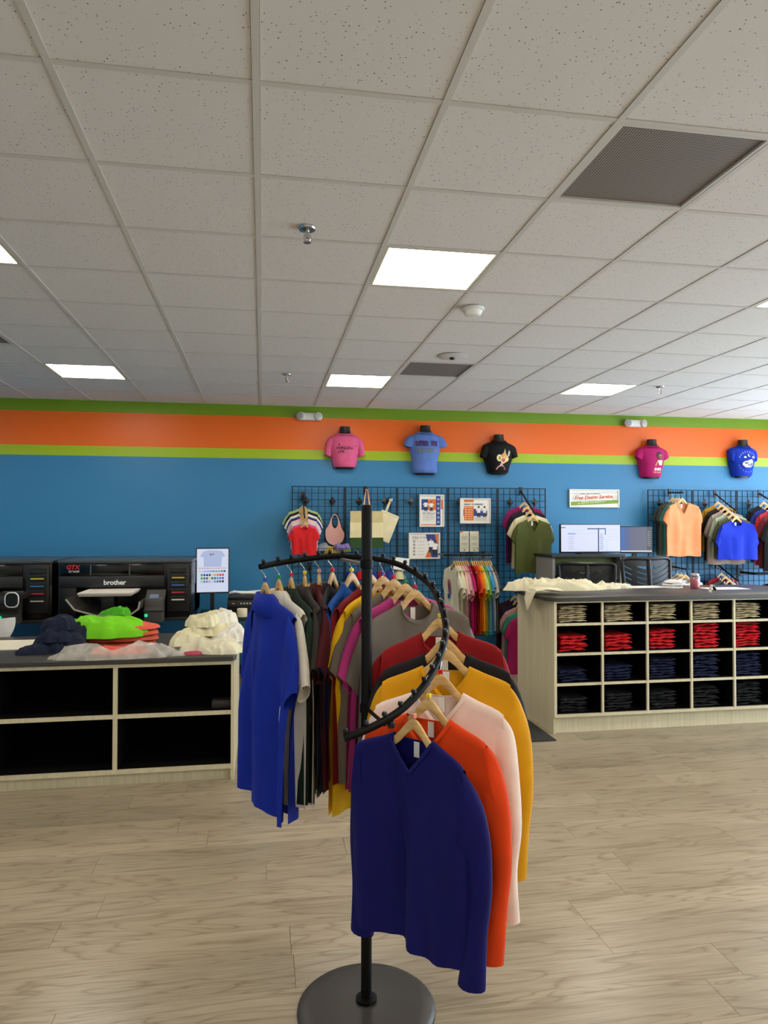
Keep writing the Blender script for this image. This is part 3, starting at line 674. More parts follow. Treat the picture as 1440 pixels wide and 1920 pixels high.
# baby tees
arm = face_out(568, 930, .34, .75, 'black waterfall arm holding the baby tees')
baby = [('pale green baby tee', 'a9bb86'), ('black baby tee', '151515'), ('white baby tee', 'e6e0d4'), ('deep blue baby tee', '23307c'), ('pale pink baby tee', 'e6c4b8'), ('light grey baby tee', 'c8c6cc'), ('hot pink baby tee', 'd8507e'), ('red baby tee', 'cc1a1e')]
where = ['rearmost', 'second from the wall', 'third from the wall', 'fourth from the wall', 'fifth from the wall', 'third from the front', 'just behind the red one', 'frontmost']
for k, ((n_, c_), wh) in enumerate(zip(baby, where)):
    hung(arm(.18+k*.115), .04*(k % 3-1), n_+' on the waterfall arm', f'{n_}, {wh} on the left grid arm', c_, HG, hs=.80-.025*k, W=.172-.006*k, ws=.164-.006*k, L=.37-.004*k, T=.02, amp=.006, seed=k+40, group='baby tees on the grid wall', slen=.75, tagc=None, cat='shirt')
# bib
p = at(628, 968, Y=GYY-.05); t = thing('baby_bib', 'pale pink baby bib hanging on the grid beside the baby tees', 'bib', p)
def bib(dx, dy, dz, m, sc=1):
    g = G(); out = []; n = 26
    for k in range(n):
        a = 2*PI*k/n; r_ = .10*(1-.35*math.sin(a)); x = r_*math.cos(a)*(.78+(.25 if math.sin(a) < 0 else 0)); z = -.15+.18*math.sin(a); out.append((x, z))
    inn = [(.036*math.cos(2*PI*k/n), -.06+.075*math.sin(2*PI*k/n)) for k in range(n)]
    f_ = [(x*sc+dx, dy-.004-.006*math.sin(9*z), z*sc+dz) for x, z in out]; fi = [(x*sc+dx, dy-.004, z*sc+dz) for x, z in inn]
    b_ = [(x, y+.008, z) for x, y, z in f_]; bi = [(x, y+.008, z) for x, y, z in fi]
    for a_, c_ in ((fi, f_), (f_, b_), (b_, bi), (bi, fi)): g.loft([a_, c_], cap=False)
    return g
bib(0, 0, 0, None).build('bib_cloth', cloth('e0aaa2'), t, True); G().lathe([(.006, .05), (.006, 0), (.012, -.002), (.0, -.006)], n=10, axis='y').build('hook_peg', BLACK, t, True, (0, .0, -.004))
t2 = thing('baby_bib', 'black baby bib behind the pale pink bib on the grid', 'bib', p+Vector((.01, .035, .012))); bib(0, 0, 0, None).build('bib_cloth', cloth('141416'), t2, True)
# basket of bandanas
p = at(622, 1045, Y=GYY-.01); t = thing('wire_basket', 'black wire basket of coloured bandanas on the grid wall', 'basket', p)
g = G(); bw, bd, bh = .15, .2, .11
for z in (0, .055, .11): e = .006*z/.11*8; g.tube([(-bw-e*.4, 0, z), (-bw-e*.4, -bd-e, z), (bw+e*.4, -bd-e, z), (bw+e*.4, 0, z)], .003, 5)
for k in range(13): x = -bw+2*bw*k/12; g.tube([(x, 0, 0), (x, -bd, 0), (x*1.1, -bd-.045, .11)], .002, 5)
g.build('wire_frame', BLACK, t, True)
def heap(name, label, cat, p, rx, ry, h, col, seed, wr=None, rz=0, n=96, m=26, mt=None, freq=2.0, flat=.6, parent=None, group=None, edge=.16, stretch=(1, 1)):
    """crumpled cloth: uneven mound with warped ridged folds and an irregular outline"""
    q_ = rnd(seed); o_ = Vector((q_.uniform(0, 90), q_.uniform(0, 90), q_.uniform(0, 90))); g = G(); rings = []; R0 = max(rx, ry)
    wr = wr if wr is not None else .25*h; nz = lambda x, y, z=0: mnoise.noise(Vector((x, y, z))+o_)
    def folds(x, y):
        x, y = x*stretch[0], y*stretch[1]; wx, wy = x*freq+.9*nz(x*1.2, y*1.2, 5), y*freq+.9*nz(x*1.2, y*1.2, 9); v = 0; a = 1
        for _ in range(3): v += a*((1-abs(nz(wx, wy))*2.4)); wx, wy = wx*1.9+3.1, wy*1.9+1.7; a *= .38
        return v/1.75
    for i in range(m+1):
        r_ = 1-i/m; ring = []
        for k in range(n):
            a = 2*PI*k/n; ca, sa = math.cos(a), math.sin(a)
            R_ = 1+edge*(1.6*nz(ca*1.2, sa*1.2, 3)+1.2*nz(ca*3, sa*3, 7)+.5*nz(ca*7, sa*7, 2))
            x, y = rx*R_*r_*ca, ry*R_*r_*sa; u_, v_ = x/R0, y/R0
            D = max(0, 1-r_**2.6)**flat; z = h*D*(.82+.45*nz(u_*1.1, v_*1.1, 20)); z += wr*folds(u_, v_)*min(1, (1-r_)*5+.06)
            ring.append((x+.25*wr*nz(u_*5, v_*5, 30)*(1-D), y, max(.0015 if i else 0, z)))
        rings.append(ring)
    g.loft(rings, cap=False); g.add(rings[-1], [tuple(range(n))]); g.loft([[(x, y, 0) for x, y, z in rings[0]], rings[0]], cap=False)
    o = g.build(name, mt or cloth(col), parent, 'all', p); o.rotation_euler = (0, 0, rz)
    if not parent: tag(o, label, cat, group)
    return o
for k, (c_, dx, dy, n_) in enumerate([('d8b430', -.02, -.1, 'yellow'), ('c59aa8', .02, -.07, 'dusty pink'), ('8fa830', .12, -.06, 'lime green'), ('9aa6b4', -.11, -.06, 'pale grey'), ('7a6aa0', .1, -.17, 'violet')]):
    heap('bandana', f'{n_} bandana in the wire basket on the grid wall', 'bandana', p+Vector((dx, dy, .045+.012*k)), .09, .075, .07, c_, 60+k, .03, group='bandanas in the wire basket')
# caps shelf behind the rack
p = at(700, 1085, Y=GYY-.02); t = thing('cap_shelf', 'black shelf of small caps half hidden behind the rack pole', 'shelf', p)
G().rbox(-.36, .36, -.2, 0, -.02, 0, .004).build('shelf_board', BLACK, t)
for k, (x, c_, n_) in enumerate([(-.28, '1a2a90', 'blue cap at the left end of the cap shelf'), (-.16, 'c01520', 'bright red cap beside the rack pole'), (-.03, '1c3090', 'blue cap behind the rack pole'), (.08, 'a8183c', 'crimson cap right of the rack pole'), (.17, '22348c', 'blue cap beside the crimson one'), (.28, 'd8cc9c', 'cream yellow cap at the right end of the cap shelf')]):
    c = thing('cap', n_, 'cap', p+Vector((x, -.1, 0)), group='caps on the grid shelf'); g = G(); rings = []
    for i in range(7):
        z = .1*i/6; r_ = .058*math.sqrt(max(.01, 1-(i/6.2)**2.4)); rings.append([(r_*math.cos(2*PI*j/18), r_*1.15*math.sin(2*PI*j/18), z) for j in range(18)])
    g.loft(rings); g.build('crown', cloth(c_), c, True)
    g = G(); pr = [(.05*math.cos(a), -.055-.06*math.sin(a)) for a in [PI*j/10 for j in range(11)]]; g.loft([[(x_, y_, .004) for x_, y_ in pr], [(x_, y_, .010) for x_, y_ in pr]]); g.build('brim', cloth(c_), c)
p = at(748, 1072, Y=GYY-.06); g = G(); g.rbox(-.09, .09, -.006, .006, 0, .14, .01); o = g.build('white_card', WHITE, None, False, p+Vector((0, -.11, .025))); o.rotation_euler = (-.1, .12, 0); tag(o, 'white card standing behind the curved rail by the caps', 'card')
# tote bags
p = at(684, 918, Y=GYY-.02); t = thing('display_hook', 'black grid hook holding the tote bags', 'display hook', p); G().rbox(-.02, .02, -.01, .0, -.06, .04, .003).build('bracket', BLACK, t); G().tube([(0, 0, 0), (0, -.2, 0), (0, -.21, .02)], .006, 8).build('arm', BLACK, t, True)
def tote(dy, dx, label, bands, w_, h_, rot, hcol, flap=None, hz_=.25, hw=.045):
    b = thing('tote_bag', label, 'bag', p+Vector((dx, dy, 0)), 0, 'canvas bags on the grid'); b.rotation_euler = (0, rot, 0)
    z = -hz_
    for k, (bh_, c_) in enumerate(bands):
        g = G(); rings = []
        for zz in (0, .33, .66, 1):
            Z = z-bh_*zz; fl = 1+.04*((hz_*-1-Z)/h_)
            rings.append([(w_*fl*math.cos(a)/max(abs(math.cos(a)), abs(math.sin(a))*.999+.0001)*1 if abs(math.cos(a)) > .38 else w_*fl*math.cos(a)/.93, (.012+.018*(-(Z+hz_)/h_))*math.sin(a)-.004*math.sin(14*Z), Z) for a in [2*PI*j/20 for j in range(20)]])
        g.loft(rings); g.build('bag_body' if k == 0 else 'bag_band', cloth(c_), b, True); z -= bh_
    for sy_, c_ in ((-1, hcol[0]), (1, hcol[1])):
        g = G(); pts = [(-hw-.012, -hz_-.04), (-hw, -hz_+.03), (-hw*.55, -.09), (-.008, .004), (.008, .004), (hw*.55, -.09), (hw, -hz_+.03), (hw+.012, -hz_-.04)]
        a_ = [(x, sy_*.016, z_) for x, z_ in pts]; b_ = [(x*.62 if abs(x) > .01 else x, sy_*.016, z_-.016 if abs(x) < .01 else z_) for x, z_ in pts]
        g.loft([a_, b_], cap=False, closed=False); g.loft([[(x, y+.003, z_) for x, y, z_ in a_], [(x, y+.003, z_) for x, y, z_ in b_]], cap=False, closed=False); g.build('handle', cloth(c_), b)
tote(-.05, .02, 'plain canvas tote bag with red handles behind the green-bottomed one', [(.40, 'e2d2a0')], .18, .4, 0, ('c8283c', 'c8283c'))
tote(-.14, 0, 'cream canvas tote bag with dark green bottom on the grid', [(.13, 'c9b885'), (.17, 'e4d6a8'), (.12, '2c4a22')], .185, .42, 0, ('e0d2a4', '1a1a1a'))
p = at(729, 938, Y=GYY-.02); t = thing('display_hook', 'small black grid hook holding the zip pouch', 'display hook', p); G().rbox(-.02, .02, -.01, .0, -.05, .03, .003).build('bracket', BLACK, t); G().tube([(0, 0, 0), (0, -.13, 0), (0, -.14, .02)], .005, 8).build('arm', BLACK, t, True); G().lathe([(0, .008), (.022, .006), (.024, 0), (.022, -.006), (0, -.008)], n=16, axis='y').build('end_disc', CHROME, t, True, (0, -.13, .0))
b = thing('zip_pouch', 'small cream canvas zip pouch hanging crooked beside the tote bags', 'pouch', p+Vector((0, -.12, 0))); b.rotation_euler = (0, .38, 0)
G().box(-.012, .012, -.004, .004, -.14, .0).build('strap', cloth('e2d4a8'), b); G().rbox(-.055, .165, -.012, .012, -.47, -.14, .012).build('pouch_body', cloth('e4d8b0'), b, True); G().box(-.045, .155, -.0135, -.0125, -.165, -.158).build('zip', mat('c8b88c', .5), b)

# ------------------------------------------------------------------ framed posters on the grid
def frame_poster(px0, py0, px1, py1, name, label, cat='poster', Y=GYY-.03, bar=.018, paper='e9e6df'):
    a = at(px0, py0, Y=Y); b = at(px1, py1, Y=Y); W_ = b.x-a.x; H_ = a.z-b.z
    t = thing(name, label, cat, ((a.x+b.x)/2, Y, (a.z+b.z)/2))
    for q_, nm_ in (((-W_/2, W_/2, H_/2-bar, H_/2), 'frame_rail'), ((-W_/2, W_/2, -H_/2, -H_/2+bar), 'frame_rail'), ((-W_/2, -W_/2+bar, -H_/2+bar, H_/2-bar), 'frame_stile'), ((W_/2-bar, W_/2, -H_/2+bar, H_/2-bar), 'frame_stile')):
        G().rbox(q_[0], q_[1], -.012, .01, q_[2], q_[3], .004, 1).build(nm_, mat('e3dfd4', .35, .1), t)
    G().box(-W_/2+bar, W_/2-bar, -.002, .004, -H_/2+bar, H_/2-bar).build('paper', mat(paper, .5), t)
    return t, W_/2-bar, H_/2-bar
def figure(x, z, s, hair, skin='8a5a40', shirt_='eeeae4', legs='2a2f45', lean=0):
    L_ = []
    L_.append(([(x-.030*s, z-.07*s), (x+.030*s, z-.07*s), (x+.034*s, z-.16*s), (x+.004*s, z-.16*s), (x, z-.10*s), (x-.004*s, z-.16*s), (x-.034*s, z-.16*s)], legs))
    L_.append(([(x-.034*s, z-.075*s), (x+.034*s, z-.075*s), (x+.032*s, z-.02*s), (x+.055*s, z-.045*s), (x+.06*s, z-.02*s), (x+.03*s, z+.015*s), (x-.03*s, z+.015*s), (x-.06*s, z-.02*s), (x-.055*s, z-.045*s), (x-.032*s, z-.02*s)], shirt_))
    L_.append((circ(x+lean, z+.038*s, .021*s), hair)); L_.append((circ(x+lean, z+.030*s, .014*s, 10), skin)); return L_
def greek(parent, x, z, words, h, col, tilt=0):
    """print too small to read in the photo: word-shaped rows of strokes"""
    it = []; q_ = rnd(int(h*9999)+len(words)); x0 = x
    for n_ in words:
        for _ in range(n_):
            w_ = h*q_.uniform(.5, .7); k_ = q_.random(); zz = z+(x-x0)*tilt*6
            it.append((rect(x, x+w_*.3, zz-h/2, zz+h/2), col))
            if k_ < .6: it.append((rect(x, x+w_, zz+h*.25, zz+h/2), col))
            if k_ > .3: it.append((rect(x, x+w_, zz-h/2, zz-h*.28), col))
            x += w_+h*.18
        x += h*.45
    return prints('small_print', parent, it, -.0035)
OR, NB = 'dc7226', '23408c'
t, a, b = frame_poster(786, 927, 833, 988, 'framed_poster', 'upright framed poster with two people and blue icon strip')
it = [(rect(-a+.008, a*.38, b*.05, b*.78), OR), (rect(-a+.008, -a*.35, b*.05, b*.78), NB), (rect(a*.38, a*.78, -b, b), NB), (rect(a*.82, a-.002, b*.1, b*.75), OR), (rect(-a, a*.38, -b, -b+.012), OR)]
it += figure(-a*.55, b*.50, .55, '1c1a1c') + figure(-a*.05, b*.46, .52, '2a1a14', 'b07a58')
for k in range(6):
    z = b*(.78-k*.31); it += [(circ(a*.58, z, .014), 'c8d2e6'), (circ(a*.58, z, .010), NB), (rect(a*.54, a*.62, z-.005, z+.005), 'c8d2e6')]
for k, wd in enumerate((.8, .95, .9, .95, .6)): it.append((rect(-a*.82, -a*.82+a*wd*1.1, -b*(.30+k*.085)-.002, -b*(.30+k*.085)+.001), '8a8a88'))
prints('poster_print', t, it, -.003); greek(t, -a*.82, -b*.08, (3, 2, 5), .010, '8a8a88'); greek(t, -a*.82, -b*.19, (3, 7), .017, '303030')
t, a, b = frame_poster(862, 934, 920, 982, 'framed_poster', 'wide framed poster with orange list and two people on blue')
it = [(rect(-a*.85, a*.85, -b*.45, b*.18), NB), (rect(-a*.8, -a*.12, -b*.85, b*.42), OR), (rect(-a*.8, -a*.12, b*.78, b), OR)]
for k in range(6): z = b*(.3-k*.2); it += [(circ(-a*.68, z, .007, 8), 'f4e6d8'), (rect(-a*.56, -a*.22, z-.003, z+.003), 'f0c8a0')]
it += figure(a*.24, b*.18, .6, '17130f', '6a4030') + figure(a*.66, b*.18, .6, '17130f', '7a4c38', 'e8e6e2', '3c4048')
for k in range(3): it.append((rect(-a*.02, a*.8, -b*(.62+k*.1)-.0015, -b*(.62+k*.1)+.0015), '9a9a98'))
prints('poster_print', t, it, -.003); text('READY TO DESIGN?', .026, mat('303030', .6), t, -a*.8, -.004, b*.58, bold=.0004, align='LEFT')
t, a, b = frame_poster(766, 999, 825, 1048, 'framed_poster', 'lower framed poster with five icons and two people on blue')
it = [([(a*.1, b), (a*.95, b), (a*.95, -b), (a*.5, -b)], NB), ([(a*.72, b), (a*.98, b), (a*.98, -b*.1)], OR), ([(a*.28, -b*.35), (a*.55, -b), (a*.05, -b)], OR)]
for k in range(5): z = b*(.38-k*.28); it += [(circ(-a*.72, z, .013), '1c1c1c'), (circ(-a*.72, z, .007, 8), 'e9e6df'), (rect(-a*.52, a*.0, z-.002, z+.002), 'a8a8a6')]
it += figure(a*.46, b*.36, .8, '4a3020', 'c89a7c') + figure(a*.74, b*.12, .78, '1c1410', '9a6a4a', 'eeeae4', '20242e')
prints('poster_print', t, it, -.003); greek(t, -a*.82, b*.82, (4, 3, 4), .007, '9a9a98'); greek(t, -a*.82, b*.72, (6, 2, 5), .017, '303030'); greek(t, -a*.82, b*.58, (2, 5), .010, '555555')
p = at(880, 1016, Y=GYY-.03); t = thing('leaflet_holder', 'clear holder with two cream leaflets below the wide poster', 'leaflet holder', p)
G().box(-.125, .125, -.006, -.004, -.12, .1).build('acrylic_front', glass_mat('acrylic', (.97, .98, .98), .06), t)
for k, x in enumerate((-.06, .06)):
    l = G().box(x-.054, x+.054, -.001, .003, -.115, .125).build('leaflet', mat('e6dfc4', .6), t)
    it = [(rect(x-.035, x+.035, z-.002, z+.002), '6a685c') for z in (.06, .045, .03, -.02, -.035, -.07)]
    it += [(circ(x-.04, .115, .012, 8), 'd0702a'), (circ(x-.02, .118, .009, 8), 'e2a080')] if k == 0 else [(circ(x+.04, -.08, .008, 8), '5a7a48')]
    it.append((circ(x, -.095, .01, 8), '4a6a3c')); prints('leaflet_print', l, it, -.0015)
t, a, b = frame_poster(1067, 917, 1161, 952, 'framed_sign', 'long framed free design service sign above the monitors', 'sign', Y=YB-.02)
it = [([(-a, -b*.45), (a, -b*.18), (a, -b*.62), (-a, -b*.95)], '7fa32a')]
for k in range(3):
    for s_, x0 in ((1, -a*.96), (1, a*.78)): x = x0+k*.03; it.append(([(x, -b*.25), (x+.004, -b*.25), (x+.045, b*.5), (x+.041, b*.5)], '4a5a78'))
it += [(rect(-a, -a*.62, b*.62, b*.66), '8a8a90'), (rect(a*.3, a, b*.72, b*.76), '8a8a90'), (rect(-a*.66, a*.6, -b*.26, -b*.235), '707070')]
prints('sign_print', t, it, -.003)
text('WITH OUR 10-MINUTE', .026, mat('50525c', .6), t, -a*.18, -.004, b*.60, shear=.15, tilt=.03); text('Free Design Service.', .062, mat('d9622a', .6), t, -a*.02, -.005, b*.14, shear=.35, bold=.0012, tilt=.05)
greek(t, -a*.55, -b*.47, (5, 4, 6, 4, 5, 6), .013, 'eef2e0', .012); greek(t, -a*.7, -b*.68, (4, 6, 5, 7, 6, 4, 3), .012, 'eef2e0', .012)

# ------------------------------------------------------------------ clothes on the grid wall
WG = 'tees on the waterfall arms'
LADY = dict(W=.225, ws=.2, T=.022, amp=.012, group=WG, slen=.85, hs=.94, vd=.15)
arm = face_out(976, 921, .40, .60, 'black waterfall arm holding the olive V-neck tee')
for k, (n_, c_, nk) in enumerate([('magenta tee at the back of the olive arm', '8c1458', 'crew'), ('near black navy tee on the olive arm', '1a1828', 'crew'), ('cream tee just behind the olive one', 'd8cfa4', 'v'), ('olive green V-neck tee at the front of its arm', '4d5426', 'v')]):
    hung(arm(.3+k*.22), -.08+.05*k, n_, n_+' right of the posters', c_, HG, neck=nk, L=.66 if k else .72, seed=70+k, **LADY)
# rainbow hang rail
pa, pb = at(832, 1041, Y=7.80), at(925, 1041, Y=7.80)
t = thing('hang_rail', 'black hang rail parallel to the wall holding rainbow tees', 'hang rail', (pa.x, 7.80, pa.z))
Lr = pb.x-pa.x; G().tube([(0, 0, 0), (Lr, 0, 0)], .012, 10).build('bar', mat('2a2a2a', .2, .9), t, True)
for x in (.02, Lr-.02): G().tube([(x, 0, 0), (x, GYY-7.80-.006, 0)], .01, 8).build('bracket_arm', BLACK, t, True); G().rbox(x-.02, x+.02, GYY-7.80-.012, GYY-7.80-.004, -.06, .03, .003).build('bracket', BLACK, t)
rain = [('ivory tee with a colourful print', 'ddd8c0'), ('ivory plain tee', 'd9d2b4'), ('pale cream tee', 'd6cfa8'), ('pale pink tee', 'e0b8b4'), ('light pink tee', 'd8a0a8'), ('dusty rose tee', 'b87a74'), ('magenta pink tee', 'b81468'), ('deep red tee', '98150e'), ('red orange tee', 'd0340c'), ('bright orange tee', 'e86810'), ('amber yellow tee', 'efa60a'), ('pale lime tee', 'b8cc84'), ('leaf green tee', '6a9c30'), ('pale sky blue tee', '84b4d8'), ('bright sky blue tee', '3496cc'), ('pale grey tee', 'b8b4ac'), ('charcoal grey tee', '55524c')]
xs_ = [.13+.027*k for k in range(7)]+[.35+.0265*k for k in range(10)]
for k, ((n_, c_), dx) in enumerate(zip(rain, xs_)):
    p = Vector((pa.x+dx*Lr/.63, 7.80, pa.z)); n2 = n_+' on the rainbow hang rail'
    hung(p, -PI/2+.10+.03*math.sin(k*2.1), n2, n2, c_, HG, W=.235, ws=.205, L=.82 if k == 0 else .77+.05*((k*7) % 5)/4, slen=.85+.4*((k*11) % 7)/6, T=.012, amp=.008, seed=90+k, res=.55, group='tees on the rainbow hang rail', tagc=None)
sh = [o for o in bpy.data.objects if o.get('label') == 'ivory tee with a colourful print on the rainbow hang rail'][0]
g_ = [(circ(.0, -.28, .035, 10, .05), '8a3a5a'), (circ(-.01, -.235, .025, 8), 'c05040'), (circ(.02, -.33, .03, 8, .05), '6a4a8a'), (rect(-.035, .03, -.43, -.375), '2a4a9c'), (circ(-.02, -.34, .018, 8), 'd8943a')]
prints('shirt_print', sh, [([(x-.05, z) for x, z in pts], c_) for pts, c_ in g_], -.045)
# lower waterfall arm beside the counter
arm = face_out(960, 1098, .46, .42, 'black waterfall arm behind the left end of the cubby counter')
for k, (n_, c_) in enumerate([('dark maroon tee', '40181c'), ('deep purple tee', '241836'), ('dusty pink tee', 'c09088'), ('jade green tee', '3c8a70'), ('magenta crew tee', '9c1454')]):
    hung(arm(.22+k*.19), -.06+.03*k, n_+' on the low arm', n_+(' at the front of' if k == 4 else ' on')+' the low arm beside the cubby counter', c_, HG, neck='crew', L=.74, seed=120+k, **LADY)
# right grid
arm = face_out(1255, 924, .30, .05, 'black straight arm holding the peach V-neck tee')
for k, (n_, c_, nk) in enumerate([('dark grey green tee', '3a4440', 'crew'), ('charcoal tee', '54504a', 'crew'), ('teal tee', '3a8078', 'v'), ('peach orange V-neck tee', 'f09a68', 'v')]):
    hung(arm(.25+k*.22), .03*k-.03, n_+' on the straight arm', n_+(' at the front of' if k == 3 else ' behind the peach one on')+' the straight grid arm', c_, HG, neck=nk, L=.70, seed=130+k, **LADY)
arm = face_out(1340, 926, .42, .55, 'black waterfall arm holding the cropped royal blue tee')
for k, (n_, c_, ll) in enumerate([('mustard tee', 'b08018', .62), ('black tee', '141412', .70), ('taupe tee', 'a08c80', .70), ('pale sage tee', '9aa890', .56), ('olive tee', '4a4a2c', .56), ('cropped royal blue tee', '0c2cb4', .52)]):
    hung(arm(.15+k*.165), -.02, n_+' on the royal blue arm', n_+(' at the front of' if k == 5 else ' behind the royal blue one on')+' the waterfall arm', c_, HG, neck='crew', L=ll, seed=140+k, W=.24 if k < 5 else .25, ws=.205, T=.025, amp=.011, group=WG)
arm = face_out(1423, 926, .42, .45, 'black waterfall arm at the right edge holding striped sleeve tees')
for k, (n_, c_, st) in enumerate([('black tee', '18181a', None), ('blue tee with pale stripes', '20307c', 'c8cce0'), ('red tee', 'b02430', None), ('maroon tee with white sleeve stripes', '6a2028', 'e8e4e0'), ('black tee with white sleeve stripes', '161618', 'e8e4e0')]):
    hung(arm(.2+k*.19), -.02, n_+' at the right edge', n_+' on the arm at the right edge of the picture', c_, HG, neck='crew', L=.72, seed=150+k, stripe=st, W=.25, ws=.21, T=.025, amp=.01, group=WG)
LOW = dict(L=.6, W=.225, ws=.2, T=.022, amp=.012, hs=.94, group='tees on the lower right arms')
arm = face_out(1262, 1063, .3, .05, 'black straight arm behind the pink candle')
for k, (n_, c_) in enumerate([('pale grey tee', 'b8b2a8'), ('cream tee', 'c8b890'), ('white tee', 'd8d4d0')]): hung(arm(.3+k*.28), 0, n_+' on the arm behind the candle', n_+' on the low arm behind the pink candle', c_, HG, seed=160+k, **LOW)
arm = face_out(1344, 1058, .42, .45, 'black waterfall arm below the cropped royal blue tee')
for k, (n_, c_) in enumerate([('red tee', 'a82030'), ('slate grey tee', '4a5058'), ('dark grey tee', '606468'), ('pale grey tee', '9a9a9c'), ('pink tee', 'c88890')]): hung(arm(.2+k*.19), 0, n_+' on the arm below the royal blue tee', n_+' on the low arm below the royal blue tee', c_, HG, seed=170+k, **LOW)
p = at(1390, 1073, Y=GYY); t = thing('hang_rail', 'thick black hang rail at the right edge of the grid', 'hang rail', p)
G().rbox(-.03, .03, -.01, .0, -.05, .05, .004).build('bracket', BLACK, t); G().tube([(0, 0, 0), (0, -.28, 0)], .014, 10).build('bracket_arm', BLACK, t, True); G().tube([(0, -.28, 0), (.75, -.28, 0)], .016, 10).build('bar', mat('262628', .25, .8), t, True)
hung(p+Vector((.28, -.28, 0)), -PI/2+.3, 'crimson tee on the right edge rail', 'crimson tee hanging from the thick rail at the right edge', '6a1430', HG, seed=180, **LOW)
arm = face_out(580, 1062, .36, .6, 'black waterfall arm hidden behind the spiral rack hangers')
hung(arm(.5), 0, 'white tee behind the spiral rack', 'white tee on the grid hidden behind the spiral rack', 'dcd8cc', HG, seed=190, **LOW); hung(arm(.85), 0, 'black tee behind the spiral rack', 'black tee on the grid hidden behind the spiral rack', '1c1c1e', HG, seed=191, **LOW)

# ------------------------------------------------------------------ mannequin forms
def form(px, topy, label, col, botw, h_, neckcol='121212', sl=1.0, seed=0, deco=None, wsh=.205, nwid=.058, se=(.235, -.35)):
    c = at(px, topy, Y=YB-.09); t = thing('shirt_form', label, 'shirt form', (c.x, YB-.004, c.z), group='tees on wall mounted torso forms')
    # z measured from the neck top downwards
    prof = [(-.075, .070, .06), (-.085, .10, .075), (-.10, .145, .085), (-.125, .185, .095), (-.155, wsh, .102), (-.22, wsh*.97, .115), (-.30, wsh*.90, .118), (-.38, (wsh*.80+botw)/2, .110), (-h_+.02, botw, .098), (-h_, botw*.93, .085)]
    q_ = rnd(seed); ph = q_.random()*6
    def dims(z):
        for (z0, w0, d0), (z1, w1, d1) in zip(prof, prof[1:]):
            if z >= z1: u_ = (z-z0)/(z1-z0); u_ = min(1, max(0, u_)); return w0+(w1-w0)*u_, d0+(d1-d0)*u_
        return prof[-1][1], prof[-1][2]
    def fy(x, z):
        w_, d_ = dims(z); r_ = min(.98, abs(x)/w_); return -.02-d_*1.25*(1-r_**2.4)**(1/2.0)
    rings = []
    for k in range(27):
        z = -.075-(h_-.075)*k/26; w_, d_ = dims(z); ring = []
        for j in range(36):
            a = 2*PI*j/36; cx, sy = math.cos(a), math.sin(a); x = w_*math.copysign(abs(cx)**.85, cx)
            y = fy(x, z) if sy < 0 else -.004-.012*(1-sy)
            if sy < -.05: y += .0035*math.sin(x*60+ph+z*12)*min(1, max(0, (-z-.12)*6))*(abs(x)/w_)
            ring.append((x, y, z))
        rings.append(ring)
    g = G(); g.loft(rings); m = cloth(col); g.build('tee_body', m, t, True)
    zs = -.13
    for sd in (-1, 1):
        rings = []
        for i in range(8):
            s = i/7; T_ = catmull([(wsh*.78, -.108), (wsh+(se[0]-wsh)*.35, -.108+(se[1]+.108)*.22), (wsh+(se[0]-wsh)*.75, -.108+(se[1]+.108)*.6), (se[0], se[1]+.02)], s); B_ = catmull([(wsh*.70, -.255), (wsh*.74, -.262-.01), (wsh*.78, min(-.27, -.10+se[1]*.55)), (se[0]-.075, min(-.26, se[1]-.005))], s)
            cx, cz, hx, hzz = (T_[0]+B_[0])/2, (T_[1]+B_[1])/2, (T_[0]-B_[0])/2, (T_[1]-B_[1])/2
            rings.append([(sd*(cx+hx*math.cos(2*PI*k/16)), -.07+.045*math.sin(2*PI*k/16), cz+hzz*math.cos(2*PI*k/16)) for k in range(16)])
        g = G(); g.loft(rings, cap=False); g.loft([rings[-1], [tuple(Vector(b)+(Vector(a)-Vector(b))*.4) for a, b in zip(rings[-2], rings[-1])]], cap=False); g.build('sleeve', m, t, 'all')
    nk = mat(neckcol, .45); rings = []
    for z, w_, d_ in ((-.105, .092, .072), (-.085, .075, .062), (-.06, .063, .056), (-.02, nwid, .052), (0, nwid*1.02, .052)): rings.append([(w_*math.cos(2*PI*j/24), -.07+d_*math.sin(2*PI*j/24), z) for j in range(24)])
    g = G(); g.loft(rings); g.build('neck', nk, t, True)
    rb = [[(w_*math.cos(2*PI*j/28), -.072+d_*math.sin(2*PI*j/28), z-.024*(1 if math.sin(2*PI*j/28) < 0 else .2)*abs(math.sin(2*PI*j/28))) for j in range(28)] for z, w_, d_ in ((-.068, .074, .064), (-.066, .080, .072), (-.082, .096, .086))]
    g = G(); g.loft(rb, cap=False); g.build('neckband', m, t, True)
    rings = [[(w_*math.cos(2*PI*j/24), -.05+d_*math.sin(2*PI*j/24), z) for j in range(24)] for z, w_, d_ in ((-h_-.02, botw*.72, .04), (-h_+.004, botw*.86, .05))]
    g = G(); g.loft(rings); g.build('form_base', BLACK, t, True)
    if deco: deco(t, fy)
def wd(t, fy, items): prints('shirt_print', t, items, 0, fy)
def deco_pink(t, fy):
    bk = mat('2a1420', .7)
    text('WINGS', .048, bk, t, -.035, -.13, -.255, shear=.3, wrap=fy, bold=.001, name='shirt_print'); text('LIFE', .042, bk, t, -.055, -.13, -.295, shear=.3, wrap=fy, bold=.001, name='shirt_print')
    wd(t, fy, [([(.05, -.262), (.12, -.222), (.135, -.226), (.07, -.262)], '2a1420'), (rect(-.005, .12, -.308, -.302), '2a1420'), (circ(-.075, -.215, .008, 8, .014), '2a1420'), (rect(-.03, .11, -.231, -.229), '2a1420'), (rect(.04, .075, -.252, -.248), '2a1420')])
